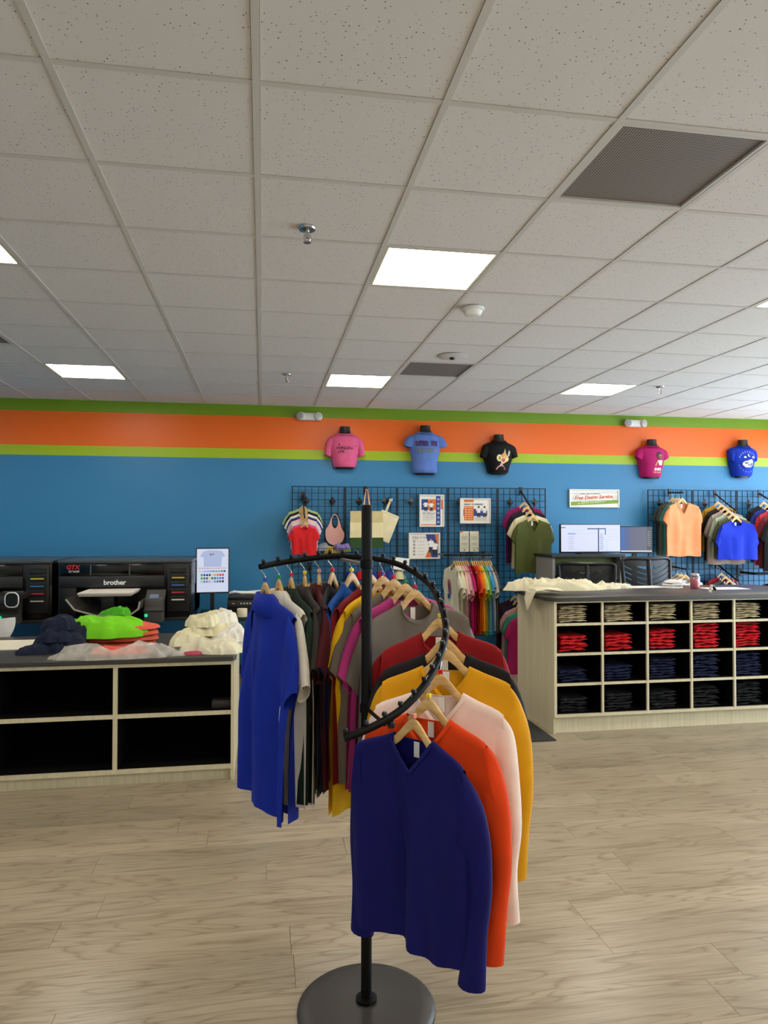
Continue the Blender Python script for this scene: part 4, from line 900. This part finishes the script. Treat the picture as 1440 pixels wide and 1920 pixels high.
def deco_blue(t, fy):
    it = []; q_ = rnd(4); x = -.125
    while x < .12:
        w_ = q_.uniform(.014, .03)
        if not (.02 < x < .04): it += [(circ(x, -.20+q_.uniform(-.004, .004), w_*.5, 7, .017), '3a1e64'), (rect(x-w_*.35, x+w_*.35, -.245, -.20), '43266e'), (circ(x+.006, -.238, w_*.42, 7, .012), '4c2a62')]
        x += w_*.8+.004
    x = -.115
    for k in range(8): it += [(rect(x-.005, x+.004, -.325, -.285), '8c8a4a'), (circ(x, -.283, .007, 7), '7a7a40'), (rect(x-.010, x+.010, -.306, -.300), '9a9450')]; x += .031
    wd(t, fy, it)
def deco_black(t, fy):
    it = [([(-.062, -.42), (.055, -.42), (.035, -.385), (.018, -.37), (.022, -.34), (-.004, -.34), (-.02, -.37), (-.048, -.39)], 'd8a8a4'), (rect(-.055, .048, -.42, -.405), 'c08080')]
    it += [([(.018, -.25), (.05, -.17), (.06, -.24)], 'a8b48c'), ([(.075, -.27), (.10, -.19), (.115, -.21), (.10, -.26)], 'c8ccc0'), (circ(-.025, -.285, .034, 12, .042), 'efe6b0'), (circ(-.022, -.285, .015, 9, .024), 'a8a050'), (circ(.035, -.262, .036), 'e8955c'), (circ(.055, -.295, .036), 'e8d080'), (circ(.022, -.315, .034), 'efe0b4'), (circ(.022, -.310, .023), 'c83a34'), (circ(.022, -.308, .008, 8), 'e88a70')]
    wd(t, fy, it)
def deco_magenta(t, fy):
    it = [(circ(.055, -.205, .046, 16, .048), '1a1414'), (circ(.068, -.215, .033, 14, .036), '7a4434'), (circ(.062, -.205, .005, 7), 'efe8e0'), (circ(.088, -.203, .004, 7), 'efe8e0'), (rect(.07, .085, -.236, -.231), 'c86060'),
          ([(.025, -.265), (.10, -.262), (.085, -.325), (.045, -.325)], 'e8d8dc'), ([(.02, -.27), (.032, -.27), (.0, -.335), (-.012, -.33)], 'd8a03c'), ([(.095, -.27), (.105, -.275), (.10, -.335), (.09, -.33)], '5a3024')]
    wd(t, fy, it); text("SHE'S", .042, mat('f4eef0', .6), t, .03, -.1, -.375, shear=.1, wrap=fy, bold=.0015, name='shirt_print')
    wd(t, fy, [(rect(-.03+k*.024, -.012+k*.024, -.418, -.402), 'ecb06a' if k % 2 else 'e8705a') for k in range(5)])
def deco_royal(t, fy):
    W_ = 'e4e6f0'; it = []
    for k in range(9): a = math.radians(160-k*17.5); x, z = .005+.11*math.cos(a), -.255+.10*math.sin(a); it.append((rect(x-.006, x+.006, z-.010, z+.010), '8a90d8'))
    for k in range(8): a = math.radians(195+k*20); x, z = .005+.11*math.cos(a), -.30+.11*math.sin(a); it.append((rect(x-.006, x+.006, z-.008, z+.008), '6a70c0'))
    it += [(circ(.018, -.20, .020), W_), (circ(.026, -.197, .017), '0f34b0'), (circ(-.04, -.225, .017, 9, .012), W_), (circ(.075, -.225, .019, 9, .012), W_)]
    it += [(circ(0, -.31, .075, 16, .042), 'c8ccd4'), (circ(.03, -.285, .04, 12, .03), 'b0b6c0'), ([(-.075, -.305), (.075, -.305), (.04, -.355), (-.04, -.355)], '8a909c'), (circ(.045, -.262, .012, 8), 'd8dce4'), (circ(-.03, -.30, .02, 8, .012), '5a606c'), (circ(.05, -.31, .012, 8), '2a2e38')]
    wd(t, fy, it)
form(647, 800, 'bubblegum pink tee with wings lettering on a torso form', 'e0608e', .135, .465, seed=1, deco=deco_pink, wsh=.195, se=(.235, -.345))
form(798, 798, 'periwinkle blue tee with rows of figures on a torso form', '5f7fc8', .15, .555, seed=2, deco=deco_blue, wsh=.2, se=(.265, -.255))
form(936, 815, 'black tee with flower vase print on a torso form', '121112', .128, .455, seed=3, deco=deco_black, wsh=.19, se=(.235, -.28))
form(1223, 824, 'hot magenta tee with cartoon child print on a torso form', 'b81e6a', .135, .465, seed=4, deco=deco_magenta, wsh=.18, se=(.225, -.235))
form(1394, 825, 'royal blue tee with moon and animal print on a torso form', '0f34b0', .13, .46, seed=5, deco=deco_royal, wsh=.185, se=(.19, -.28))
for (px, py), lb in (((580, 781), 'white twin emergency light above the pink tee form'), ((1191, 794), 'white twin emergency light above the magenta tee form')):
    p = at(px, py, Y=YB-.05); t = thing('emergency_light', lb, 'emergency light', (p.x, YB-.002, p.z), group='twin head emergency lights')
    G().rbox(-.10, .10, -.07, 0, -.045, .045, .03, 3).build('housing', WHITE, t, True)
    for sd in (-1, 1):
        h2 = G().lathe([(.018, .03), (.044, .028), (.05, .0), (.04, -.04), (0, -.05)], n=20, axis='y').build('lamp_head', mat('dcdad4', .4), t, True, (sd*.098, -.055, .0)); h2.rotation_euler = (0, 0, sd*.35)
        G().lathe([(0, .034), (.03, .033), (.04, .029)], n=18, axis='y').build('lens', mat('b8b6b2', .15), h2, True)

# ------------------------------------------------------------------ garment printers
PBLK = mat('0c0c0d', .3); PGRY = mat('4a4844', .45); PDK = mat('1b1b1d', .4)
PZ = .80
def printer(x0, y0, label, detail):
    t = thing('garment_printer', label, 'printer', (x0, y0, PZ), group='black garment printers'); W_ = 1.18; H_ = .54; D_ = .95
    g = G(); g.rbox(0, W_, .02, D_, .30, H_-.03, .012); g.rbox(0, W_, .35, D_, 0, .30, .01); g.rbox(0, .16, .02, D_, 0, .32, .01); g.rbox(W_-.22, W_, .02, D_, 0, .32, .01); g.build('body', PBLK, t, True)
    G().rbox(-.005, W_+.005, 0, D_+.005, H_-.03, H_, .01).build('top_cover', mat('3c4448', .35), t, True)
    lid = G().rbox(.02, W_-.25, .004, .02, .40, H_-.035, .004).build('window_lid', mat('04060c', .08), t, True)
    for x in (.28, .62): G().box(x, x+.012, -.002, .004, .40, H_-.035).build('window_bar', PGRY, lid)
    G().rbox(.01, W_-.24, -.015, .02, .29, .395, .012).build('front_fascia', PDK, t, True)
    text('brother', .062, mat('f0f0f0', .4), t, .50, -.018, .335, bold=.0015)
    if detail:
        text('GTX', .055, mat('e02428', .4, emit=.3), t, .13, .002, .475, bold=.002, shear=.15); text('GTX600', .026, mat('e8e4e0', .4), t, .14, .002, .438)
    # cartridge bay
    bay = G().rbox(W_-.215, W_-.02, 0, .02, .06, H_-.04, .004).build('cartridge_bay', PDK, t, True)
    for k, c_ in enumerate(('2c2a28', 'd8c028', '2878b8', 'c02848', 'd8d4c4')):
        z = .44-k*.068
        cg = G().rbox(W_-.19, W_-.045, -.018, 0, z-.022, z+.03, .004).build('ink_cartridge', mat('141414', .3), bay); G().box(W_-.175, W_-.06, -.0195, -.0182, z-.004, z+.008).build('colour_label', mat(c_, .5), bay)
    # control panel
    cp = G().rbox(W_-.40, W_-.235, -.16, -.02, -.02, .20, .012).build('control_housing', PGRY, t, True)
    s_ = G().add([(W_-.40, -.18, .09), (W_-.235, -.18, .09), (W_-.22, -.07, .27), (W_-.385, -.07, .27), (W_-.40, -.16, .07), (W_-.235, -.16, .07), (W_-.22, -.04, .25), (W_-.385, -.04, .25)], [(0, 1, 2, 3), (7, 6, 5, 4), (0, 4, 5, 1), (1, 5, 6, 2), (2, 6, 7, 3), (3, 7, 4, 0)]).build('control_panel', mat('3a3836', .4), t)
    G().add([(W_-.365, -.152, .145), (W_-.285, -.152, .145), (W_-.275, -.099, .23), (W_-.355, -.099, .23)], [(0, 1, 2, 3)]).build('display', mat('7888a0', .2, emit=.5), s_)
    G().lathe([(0, .012), (.014, .010), (.016, 0)], n=14, axis='y').build('start_button', mat('30d890', .3, emit=.8), cp, True, (W_-.38, -.165, .045))
    # tray and platen
    g = G(); pr = [(.17, .23), (.24, .14), (.42, .085), (.70, .085), (.77, .14), (.78, .20)]
    rings = [[(x, y, z) for x, z in pr]+[(x, y, z-.02) for x, z in pr[::-1]] for y in (-.38, .3)]; g.loft(rings); g.build('platen_tray', mat('3a3833', .4), t)
    g = G(); g.tube([(x, -.385, z-.008) for x, z in pr], .008, 6); g.build('tray_rim', mat('a8a498', .35), t, True)
    G().rbox(.27, .72, -.42, .05, .262, .278, .005).build('platen', mat('d8d0c4', .5), t, True); G().rbox(.28, .71, -.41, .04, .245, .262, .003).build('platen_plate', mat('b0a898', .4, .3), t)
    G().rbox(.44, .55, -.3, -.1, .10, .245, .01).build('platen_lift', PBLK, t, True)
    return t
pA = printer(-1.835, 6.9, 'black garment printer with ink cartridges left of the portrait monitor', True)
pB = printer(-3.08, 6.95, 'black garment printer cut off by the left edge of the photo', True)
for x0, lb in ((-1.84, 'black stand under the printer with the visible ink cartridges'), (-3.085, 'black stand under the printer at the left edge')):
    t = thing('printer_stand', lb, 'stand', (x0, 6.92, 0)); G().rbox(0, 1.18, 0, .95, PZ-.03, PZ-.001, .005).build('top', PDK, t)
    for x, y in ((.02, .02), (1.12, .02), (.02, .89), (1.12, .89)): G().box(x, x+.04, y, y+.04, 0, PZ-.03).build('leg', PDK, t)
    G().box(.02, 1.16, .02, .93, .2, .22).build('shelf', PDK, t)
heap('white_cloth', 'white cloth laid over the platen of the left edge printer', 'cloth', Vector((-2.58, 6.70, PZ+.279)), .24, .22, .015, 'd8d4d4', 301, .012)
p = at(8, 1170, Y=5.955); g = G(); rings = []
for i in range(9):
    z = .04-.16*i/8; w_ = .10*(1-.65*(i/8)**2); rings.append([(w_*math.cos(2*PI*j/14)-.02*(1-i/8), .02*math.sin(2*PI*j/14), z+.01*math.cos(2*PI*j/14)) for j in range(14)])
pt_ = thing('platen_frame', 'white rimmed sleeve board sticking out of the left edge printer', 'sleeve board', at(22, 1125, Y=6.35))
g2 = G(); ov = [(.052*math.copysign(abs(math.cos(a))**.7, math.cos(a)), 0, .06*math.copysign(abs(math.sin(a))**.7, math.sin(a))) for a in [2*PI*k/28 for k in range(29)]]; g2.tube(ov, .006, 8); g2.build('rim', mat('dcd8d4', .4), pt_, True)
G().loft([[(x*.94, -.004, z*.94) for x, y, z in ov[:-1]], [(x*.94, .004, z*.94) for x, y, z in ov[:-1]]]).build('board', PBLK, pt_); G().rbox(-.30, -.02, .004, .58, -.03, .02, .01).build('board_arm', PDK, pt_, True)
g.loft(rings); tag(g.build('white_rag', cloth('e4e0da'), None, True, p), 'white rag hanging at the left edge of the photo', 'cloth')
rb = thing('side_table', 'dark side table at the left edge under the white rag', 'side table', (-3.1, 5.985, 0)); G().rbox(0, .95, 0, .42, .86, .9, .01).build('table_top', PDK, rb); 
for x, y in ((.02, .02), (.89, .02), (.02, .36), (.89, .36)): G().box(x, x+.03, y, y+.03, 0, .86).build('leg', mat('9a9a98', .3, .7), rb)

# ------------------------------------------------------------------ left desk
DZ = .76; t = thing('desk', 'black desk behind the left counter holding monitor and small printer', 'desk', (-.64, 7.15, 0))
G().rbox(0, .86, 0, .75, DZ-.04, DZ, .006).build('desk_top', PDK, t)
for x, y in ((.02, .02), (.79, .02), (.02, .68), (.79, .68)): G().box(x, x+.05, y, y+.05, 0, DZ-.04).build('leg', PBLK, t)
a, b = at(367, 1027, Y=7.4), at(430, 1112, Y=7.4); cx, W_, H_ = (a.x+b.x)/2, (b.x-a.x)/2, (a.z-b.z)
t = thing('monitor', 'portrait monitor showing a shirt and colour swatches on the black desk', 'monitor', (cx, 7.4, DZ), .12); zb = b.z-DZ
G().rbox(-W_, W_, -.012, .03, zb, zb+H_, .006).build('case', BLACK, t, True); scr = G().box(-W_+.012, W_-.012, -.0145, -.0125, zb+.014, zb+H_-.012).build('screen', mat('d4dcf2', .3, emit=.7), t)
it = []; sw = ['48a050', '2848b8', '1818b0', '2830a0', 'e8d040', 'e0a040', 'e07030', 'd83838', 'd82868', '30a048', '507050', '385848', 'd8e060', '206858', '206078', '2098c8', '4878b8', '6848b0', 'a8d080', '6080c0', '9080d0', 'b0a0e0', 'c8d0e0', '8090b0', '5068a0', '404858', '181a20']
for k, c_ in enumerate(sw): x = -W_+.05+(k % 9)*.026; z = zb+.175-(k//9)*.033; it.append((rect(x, x+.019, z, z+.022), c_))
for k in range(10): x = -W_+.03+k*.027; it.append((rect(x, x+.02, zb+.252, zb+.257), ['d04858', 'c83848', 'b03040', '802838'][k % 4])); it.append((rect(x, x+.02, zb+.215, zb+.232), ['e0c8e0', 'c8c8e0', 'a8b0d8', '98b0c8', '80a0c0', '7090b0', '8098a8', '90a098', '707878', '383c44'][k]))
it += [([(-.09, zb+.425), (-.04, zb+.435), (.04, zb+.435), (.09, zb+.425), (.125, zb+.375), (.09, zb+.365), (.085, zb+.268), (-.085, zb+.268), (-.09, zb+.365), (-.125, zb+.375)], 'b4c2e6'), (rect(-.03, -.012, zb+.385, zb+.40), '8a6a50'), (rect(-.005, .008, zb+.387, zb+.402), '606878')]
prints('screen_image', scr, it, -.0148, emit=.65, rough=.3)
G().rbox(-.02, .02, .01, .04, .0, zb+.1, .004).build('stand_neck', BLACK, t); G().rbox(-.11, .11, -.07, .09, 0, .012, .005).build('stand_base', BLACK, t, True)
t = thing('desk_printer', 'small black inkjet printer on the desk beside the portrait monitor', 'printer', (-.155, 7.32, DZ))
G().rbox(-.19, .19, 0, .34, 0, .15, .012).build('body', PBLK, t, True); G().rbox(-.185, .185, .01, .34, .15, .195, .015).build('scanner_lid', BLACK, t, True); G().rbox(-.15, .15, -.006, 0, .095, .14, .002).build('control_strip', mat('26282c', .3), t)
prints('control_print', t, [(rect(-.06+k*.03, -.045+k*.03, .11, .125), 'b8bcc0') for k in range(5)]+[(rect(-.14, -.115, .115, .122), 'c8c8c8')], -.007); G().rbox(-.13, .13, -.05, .02, .02, .03, .003).build('paper_tray', PDK, t)
g = G(); g.tube([(-.17, .1, .215), (-.12, .06, .235), (-.04, .08, .215), (.04, .05, .220), (.12, .08, .212), (.17, .12, .23), (.12, .17, .225), (0, .15, .218), (-.12, .18, .22), (-.17, .1, .215)], .012, 8); tag(g.build('cable_coil', mat('e6e2dc', .5), None, True, (-.155, 7.32, DZ-.002)), 'loose white cable lying on the small inkjet printer', 'cable')
p = at(458, 1136, Y=7.2); t = thing('tape_roll', 'roll of cream label tape on the black desk', 'tape roll', (p.x-.02, 7.2, DZ)); G().lathe([(.02, 0), (.048, 0), (.05, .004), (.05, .076), (.048, .08), (.02, .08)], n=24).build('roll', mat('ddd2b4', .6), t, True); G().lathe([(.014, .001), (.0199, .001), (.0199, .079), (.014, .079)], n=16).build('core', mat('8a6a48', .7), t, True)
tag(G().rbox(-.48, -.30, 7.18, 7.30, DZ+.0005, DZ+.025, .005).build('small_box', mat('8a5a50', .6), None), 'flat reddish box on the desk beside the tape roll', 'box')

# ------------------------------------------------------------------ things on the left counter
CZ = LZ+.0305
tag(G().box(-2.1, -1.42, 5.25, 5.68, CZ, CZ+.004).build('white_board', mat('ece4cc', .5), None), 'white board lying on the counter at the left edge', 'board')
pc = at(92, 1226, Z=CZ)+Vector((.03, .14, 0))
for k, (lb, dx, dy, dz, rx, ry, h, rz) in enumerate([
    ('crumpled navy shirt at the bottom of the navy pile', 0, 0, 0, .18, .15, .11, 0),
    ('flat navy sleeve spilling left of the navy pile', -.12, -.10, 0, .13, .07, .05, .2),
    ('navy shirt bunched in the middle of the navy pile', .02, .0, .07, .15, .12, .10, .4),
    ('navy shirt folded on top of the navy pile', -.02, .03, .14, .13, .10, .09, -.4)]):
    heap('navy_shirt', lb, 'clothes', pc+Vector((dx, dy, dz)), rx, ry, h, '161d33', 310+k, .03, rz, freq=1.9, flat=.4, edge=.16, group='navy clothes pile on the left counter')
pc = at(205, 1215, Z=CZ)+Vector((0, .14, 0))
for k in range(4):
    o = heap('coral_shirt', ('second', 'third', 'fourth', 'bottom')[3-k]+' folded coral shirt under the lime green one', 'folded shirt', pc+Vector((.03+.005*k, .02, .038*k)), .27, .15, .042, 'e0604a', 320+k, .008, edge=.03, flat=.3, group='coral shirts under the lime green one')
heap('lime_shirt', 'bright lime green shirt on top of coral shirts', 'shirt', pc+Vector((-.025, -.02, .07)), .265, .175, .13, '7ad41e', 330, .05, freq=1.8, edge=.12, flat=.4, rz=.05, stretch=(.8, 1.4))
heap('green_shirt', 'darker green folded collar on top of the lime shirt', 'shirt', pc+Vector((.02, .02, .215)), .11, .05, .04, '4aa81c', 331, .025)
heap('plastic_bag', 'clear plastic bag with coral clothes in front of the lime shirt', 'bag', at(205, 1238, Z=CZ)+Vector((.01, .10, 0)), .40, .10, .085, '', 340, .06, mt=film_mat(), freq=2.6, edge=.2, flat=.5, rz=.04, stretch=(.8, 1.6))
heap('coral_cloth', 'coral shirt showing through the clear plastic bag', 'shirt', at(215, 1232, Z=CZ)+Vector((.0, .10, .002)), .19, .06, .055, 'd85a48', 341, .015)
pc = at(388, 1225, Z=CZ)+Vector((0, .16, 0)); WPG = 'white clothes pile on the left counter'
for k, (lb, dx, dy, dz, rx, ry, h, rz, c_) in enumerate([
    ('spread white shirts at the bottom of the white pile', 0, 0, 0, .27, .19, .10, 0, 'dcd4b8'),
    ('white shirt front corner hanging towards the counter edge', .06, -.15, 0, .17, .07, .06, -.25, 'e0d8bc'),
    ('cream sleeve lying across the left of the white pile', -.11, -.05, .05, .17, .07, .09, .55, 'ddd4ae'),
    ('bright white shirt slumped on the right of the white pile', .13, .0, .06, .15, .10, .11, -.7, 'e8e3d8'),
    ('cream shirt bunched across the middle of the white pile', -.01, .0, .10, .17, .09, .09, .2, 'dcd3aa'),
    ('rumpled cream shirt rolled on top of the white pile', -.03, .03, .16, .13, .10, .10, -.3, 'e0d8b2'),
    ('white shirt rolled at the back top of the white pile', .09, .08, .15, .11, .08, .10, .5, 'e4decc')]):
    heap('white_shirt', lb, 'clothes', pc+Vector((dx, dy, dz)), rx, ry, h, c_, 350+k, .032, rz, freq=1.9, flat=.42, edge=.16, group=WPG)
heap('pink_cloth', 'small pink cloth tucked under the white pile', 'cloth', pc+Vector((-.09, -.175, .0)), .07, .03, .022, 'b84860', 364, .008)

# ------------------------------------------------------------------ things on the right counter
KZ = RZ+.0365
heap('cream_shirts', 'long heap of cream shirts along the right counter', 'clothes', at(1085, 1109, Z=KZ)+Vector((-.03, .22, 0)), .47, .17, .06, 'dcd2b0', 360, .055, freq=3.2, edge=.2)
heap('cream_shirts', 'cream shirt bunched at the left end of the right counter', 'clothes', at(1010, 1110, Z=KZ)+Vector((0, .25, 0)), .22, .17, .085, 'e2d8b8', 361, .06, freq=2.2, edge=.2)
heap('cream_shirts', 'cream sleeve spread towards the mesh chair', 'clothes', at(1165, 1106, Z=KZ)+Vector((0, .18, 0)), .2, .1, .03, 'd8d0b4', 362, .03)
g = G(); rings = []
p0 = Vector((RX0-.075, RY0+.28, KZ))
for k, (dx, dz, w_) in enumerate([(.22, .03, .11), (.08, .045, .12), (-.005, .03, .11), (-.03, -.03, .09), (-.035, -.09, .05), (-.03, -.12, .015)]): rings.append([(dx+.012*math.cos(2*PI*j/16), w_*math.sin(2*PI*j/16), dz+.014*math.cos(2*PI*j/16)) for j in range(16)])
g.loft(rings); tag(g.build('cream_sleeve', cloth('e2d8b8'), None, True, p0), 'cream sleeve hanging over the left end of the right counter', 'clothes')
for (x0, x1, y_, lb) in ((1190, 1262, 1103, 'white paper on the right counter behind the cream shirts'), (1335, 1418, 1106, 'white paper on the right counter beside the metal clip')):
    a, b = at(x0, y_, Z=KZ), at(x1, y_, Z=KZ); tag(G().box(a.x, b.x, a.y, a.y+.22, KZ+.0004, KZ+.002).build('paper_sheet', mat('e6e2dc', .6), None), lb, 'paper')
p = at(1272, 1103, Z=KZ)+Vector((0, .1, 0)); t = thing('folded_towel', 'white folded cloth with black tag beside the candle', 'cloth', p)
for k in range(3): heap('fold', '', '', Vector((.004*k, 0, .022*k)), .10-.008*k, .09-.006*k, .024, 'e4e0dc', 370+k, .008, parent=t, edge=.05, flat=.35)
G().box(.05, .065, -.092, -.088, .008, .018).build('tag', BLACK, t)
p = at(1309, 1104, Z=KZ)+Vector((0, .05, 0)); t = thing('candle_jar', 'pink candle in a clear glass jar on the right counter', 'candle', p)
G().lathe([(0, .004), (.038, .004), (.0405, .01), (.0405, .095), (0, .097)], n=28).build('candle_wax', mat('c8485c', .35), t, True)
G().lathe([(.0435, 0), (.0465, .004), (.0465, .108), (.040, .116), (.040, .135), (.038, .135), (.038, .116), (.0445, .107), (.0445, .003)], n=28).build('glass_jar', glass_mat('jar_glass', (.97, .95, .95), .1), t, True)
G().lathe([(0, .118), (.036, .118), (.037, .130), (.028, .134), (0, .134)], n=24).build('lid', mat('d8c4c0', .2), t, True)
p = at(1340, 1107, Z=KZ)+Vector((0, .03, 0)); t = thing('metal_clip', 'small metal clip standing on the right counter', 'clip', p, .4)
G().add([(-.045, -.012, 0), (-.038, -.012, 0), (-.002, -.012, .048), (-.008, -.012, .05), (-.045, .012, 0), (-.038, .012, 0), (-.002, .012, .048), (-.008, .012, .05)], [(0, 1, 2, 3), (7, 6, 5, 4), (0, 3, 7, 4), (1, 5, 6, 2), (3, 2, 6, 7), (0, 4, 5, 1)]).build('left_leg', mat('b8b0a0', .25, .9), t)
G().add([(.045, -.014, 0), (.036, -.014, 0), (-.010, -.014, .044), (-.004, -.014, .052), (.045, .014, 0), (.036, .014, 0), (-.010, .014, .044), (-.004, .014, .052)], [(3, 2, 1, 0), (4, 5, 6, 7), (4, 7, 3, 0), (2, 6, 5, 1), (7, 6, 2, 3), (1, 5, 4, 0)]).build('right_leg', mat('6a665e', .25, .9), t)

# ------------------------------------------------------------------ computer desk behind the right counter
t = thing('computer_desk', 'grey hutch desk carrying the two wide monitors', 'desk', (3.04, 7.0, 0)); LG = mat('8c8a84', .55)
G().rbox(0, 1.35, 0, .7, .70, .74, .005).build('desk_top', mat('55524c', .5), t)
for x in (0, 1.31): G().box(x, x+.04, .02, .68, 0, .70).build('side_panel', LG, t)
for x in (.01, .79): G().box(x, x+.03, .2, .66, .74, 1.32).build('hutch_side', LG, t)
G().rbox(-.01, .83, .16, .68, 1.32, 1.35, .004).build('hutch_top', PDK, t); G().box(.04, .79, .64, .66, .74, 1.32).build('hutch_back', mat('b0aca0', .6), t); G().box(.04, .79, .22, .64, 1.08, 1.10).build('hutch_shelf', mat('3c3a36', .5), t)
G().box(.05, .78, .3, .31, 1.25, 1.32).build('lime_strip', mat('5c6818', .6), t)
def screen(px0, px1, py0, py1, Y, label, items, rz=0, stand=1.351):
    a, b = at(px0, py0, Y=Y), at(px1, py1, Y=Y); W_, H_ = (b.x-a.x)/2, a.z-b.z; t = thing('monitor', label, 'monitor', ((a.x+b.x)/2, Y, stand), rz); zb = b.z-stand+.0
    zb = max(zb, .012)
    G().rbox(-W_, W_, -.01, .03, zb, zb+H_, .005).build('case', BLACK, t, True); s_ = G().box(-W_+.008, W_-.008, -.0125, -.0105, zb+.016, zb+H_-.008).build('screen', mat(items[0], .3, emit=.7), t)
    prints('screen_image', s_, [(rect(-W_+.008+q_[0]*(2*W_-.016), -W_+.008+q_[1]*(2*W_-.016), zb+.016+q_[2]*(H_-.024), zb+.016+q_[3]*(H_-.024)), q_[4]) for q_ in items[1]], -.0127, emit=.65, rough=.3)
    G().rbox(-.03, .03, .03, .05, .0, zb+.1, .004).build('stand_neck', BLACK, t); G().rbox(-.12, .12, -.03, .13, 0, .01, .004).build('stand_base', BLACK, t)
bl = [(.62, .64, 0, .88, '2c2878'), (.0, .07, .88, .91, '30509c'), (.44, .74, .83, .87, '3858a0'), (.74, .755, .62, .88, '3050a0'), (.11, .24, .63, .70, 'a8bce8'), (.26, .6, .68, .685, 'a8b0cc'), (0, .6, .80, .803, 'b0b4cc'), (.77, .772, .0, .40, '283878')]
for k in range(8): bl.append((.12, .22-.01*(k % 3), .10+.065*k, .112+.065*k, '98a2c4'))
for k in range(9): bl.append((.655, .70+.03*((k*7) % 4)/4, .08+.07*k, .10+.07*k, '6a8cc8'))
for k in range(5): bl.append((.78, .98, .45+.09*k, .455+.09*k, 'a0a8c4'))
screen(1050, 1163, 985, 1039, 7.30, 'wide bright monitor showing white windows on the grey hutch', ('dce2fa', bl))
gl = [(0, .12, .0, 1, '4a74c0'), (.12, .3, 0, 1, '5e6c9c'), (.84, 1, .0, 1, '55565e'), (0, 1, 0, .05, 'e8e8ee')]
for k in range(8): gl.append((.86, .95, .25+.08*k, .27+.08*k, 'b0b2b8'))
screen(1163, 1221, 987, 1037, 7.36, 'dark grey monitor standing right of the bright one', ('6a6c80', gl), -.1, .742)
t = thing('desk_phone', 'black desk phone with silver edge in the grey hutch', 'phone', (3.29, 7.15, 1.101)); 
G().add([(-.13, 0, .0), (.17, 0, 0), (.17, .2, 0), (-.13, .2, 0), (-.13, 0, .03), (.17, 0, .03), (.17, .2, .15), (-.13, .2, .15)], [(3, 2, 1, 0), (4, 5, 6, 7), (0, 1, 5, 4), (1, 2, 6, 5), (2, 3, 7, 6), (3, 0, 4, 7)]).build('phone_base', BLACK, t); G().box(-.12, .17, -.008, 0, .0, .012).build('silver_edge', mat('c8c8c8', .25, .8), t)
G().tube([(-.10, .02, .06), (-.105, .06, .095), (-.105, .13, .135), (-.10, .18, .16)], [.022, .016, .016, .022], 10).build('handset', BLACK, t, True)
for r_ in range(3):
    for c_ in range(4): G().rbox(.0+c_*.035, .022+c_*.035, .03+r_*.04, .05+r_*.04, .045+r_*.024, .060+r_*.024, .003, 1).build('key', mat('8a8c90', .4), t)
o = G().lathe([(.006, 0), (.006, .42), (.010, .425), (.010, .46), (0, .462)], n=10).build('metal_post', mat('b8b4a8', .3, .8), None, True, (at(1124, 1045, Y=6.95).x, 6.95, .741)); tag(o, 'thin pale metal post in front of the hutch', 'post')
def chair(x, y, rz, label, ztop):
    t = thing('office_chair', label, 'chair', (x, y, 0), rz, 'black mesh office chairs'); CB = mat('0b0b0d', .45)
    def back(u_, v_): # u across -1..1, v up 0..1 ; chair faces -y local is its back seen from the camera
        w_ = .20+.075*math.sin(min(1, v_)*1.5); return Vector((u_*w_, -.05*(1-u_*u_)+.06*(v_-.3)**2, .55+v_*(ztop-.55)+.03*(u_*u_)*(v_-.2)))
    for k in range(12):
        for sd in (-1, 1):
            v0 = .08+.066*k; pts = []
            for i in range(9): u_ = .10+.84*i/8; pts.append(back(sd*u_, v0+.085*(i/8)**1.4))
            g = G(); n_ = [p+Vector((0, 0, .044)) for p in pts]; g.loft([pts, n_, [p+Vector((0, .008, 0)) for p in n_], [p+Vector((0, .008, 0)) for p in pts], pts], cap=False, closed=False); bk = g.build('back_slat', CB, t, True)
    ring = [back(u_, 1) for u_ in [-1+.1*i for i in range(21)]]; 
    fr = [back(-1, v_/10) for v_ in range(10)]+[back(-1+.1*i, 1.0-.05*abs(-1+.1*i)**6) for i in range(21)]+[back(1, (9-v_)/10) for v_ in range(10)]
    G().tube(fr, .02, 8).build('back_frame', CB, t, True)
    g = G(); tp = [[back(-.97+.097*i, v_) for i in range(21)] for v_ in (.90, .995)]; g.loft([tp[0], tp[1], [p+Vector((0, .01, 0)) for p in tp[1]], [p+Vector((0, .01, 0)) for p in tp[0]]], cap=False, closed=False); g.build('back_top_band', CB, t, True)
    G().tube([back(0, v_/10)+Vector((0, .004, 0)) for v_ in range(11)], .024, 8).build('spine', CB, t, True)
    G().tube([back(0, .02), (0, -.02, .47), (0, .12, .42)], .022, 8).build('back_support', CB, t, True)
    G().rbox(-.25, .25, .0, .48, .44, .51, .03, 3).build('seat', CB, t, True); G().lathe([(.025, .08), (.025, .44)], (0, .24, 0), 14).build('gas_lift', BLKMET, t, True)
    for sd in (-1, 1): G().tube([(sd*.24, .2, .46), (sd*.31, .2, .5), (sd*.31, .2, .66)], .014, 8).build('armrest_post', CB, t, True); G().rbox(sd*.31-.04, sd*.31+.04, .08, .32, .66, .69, .012).build('armrest', CB, t, True)
    for k in range(5):
        a = 2*PI*k/5+.3; e = (.29*math.cos(a), .24+.29*math.sin(a), .07); l = G().tube([(0, .24, .10), e], [.03, .018], 8).build('base_spoke', CB, t, True); G().lathe([(0, -.02), (.025, -.018), (.025, .018), (0, .02)], (e[0], e[1], .028), 12, 'x').build('caster', CB, l, True)
a, b = at(1165, 1050, Y=6.62), at(1262, 1050, Y=6.62)
chair((a.x+b.x)/2, 6.62, .08, 'black mesh office chair in front of the right grid panel', 1.33)
chair(at(1140, 1060, Y=6.78).x-.22, 6.80, -.35, 'black mesh office chair turned sideways under the bright monitor', 1.27)
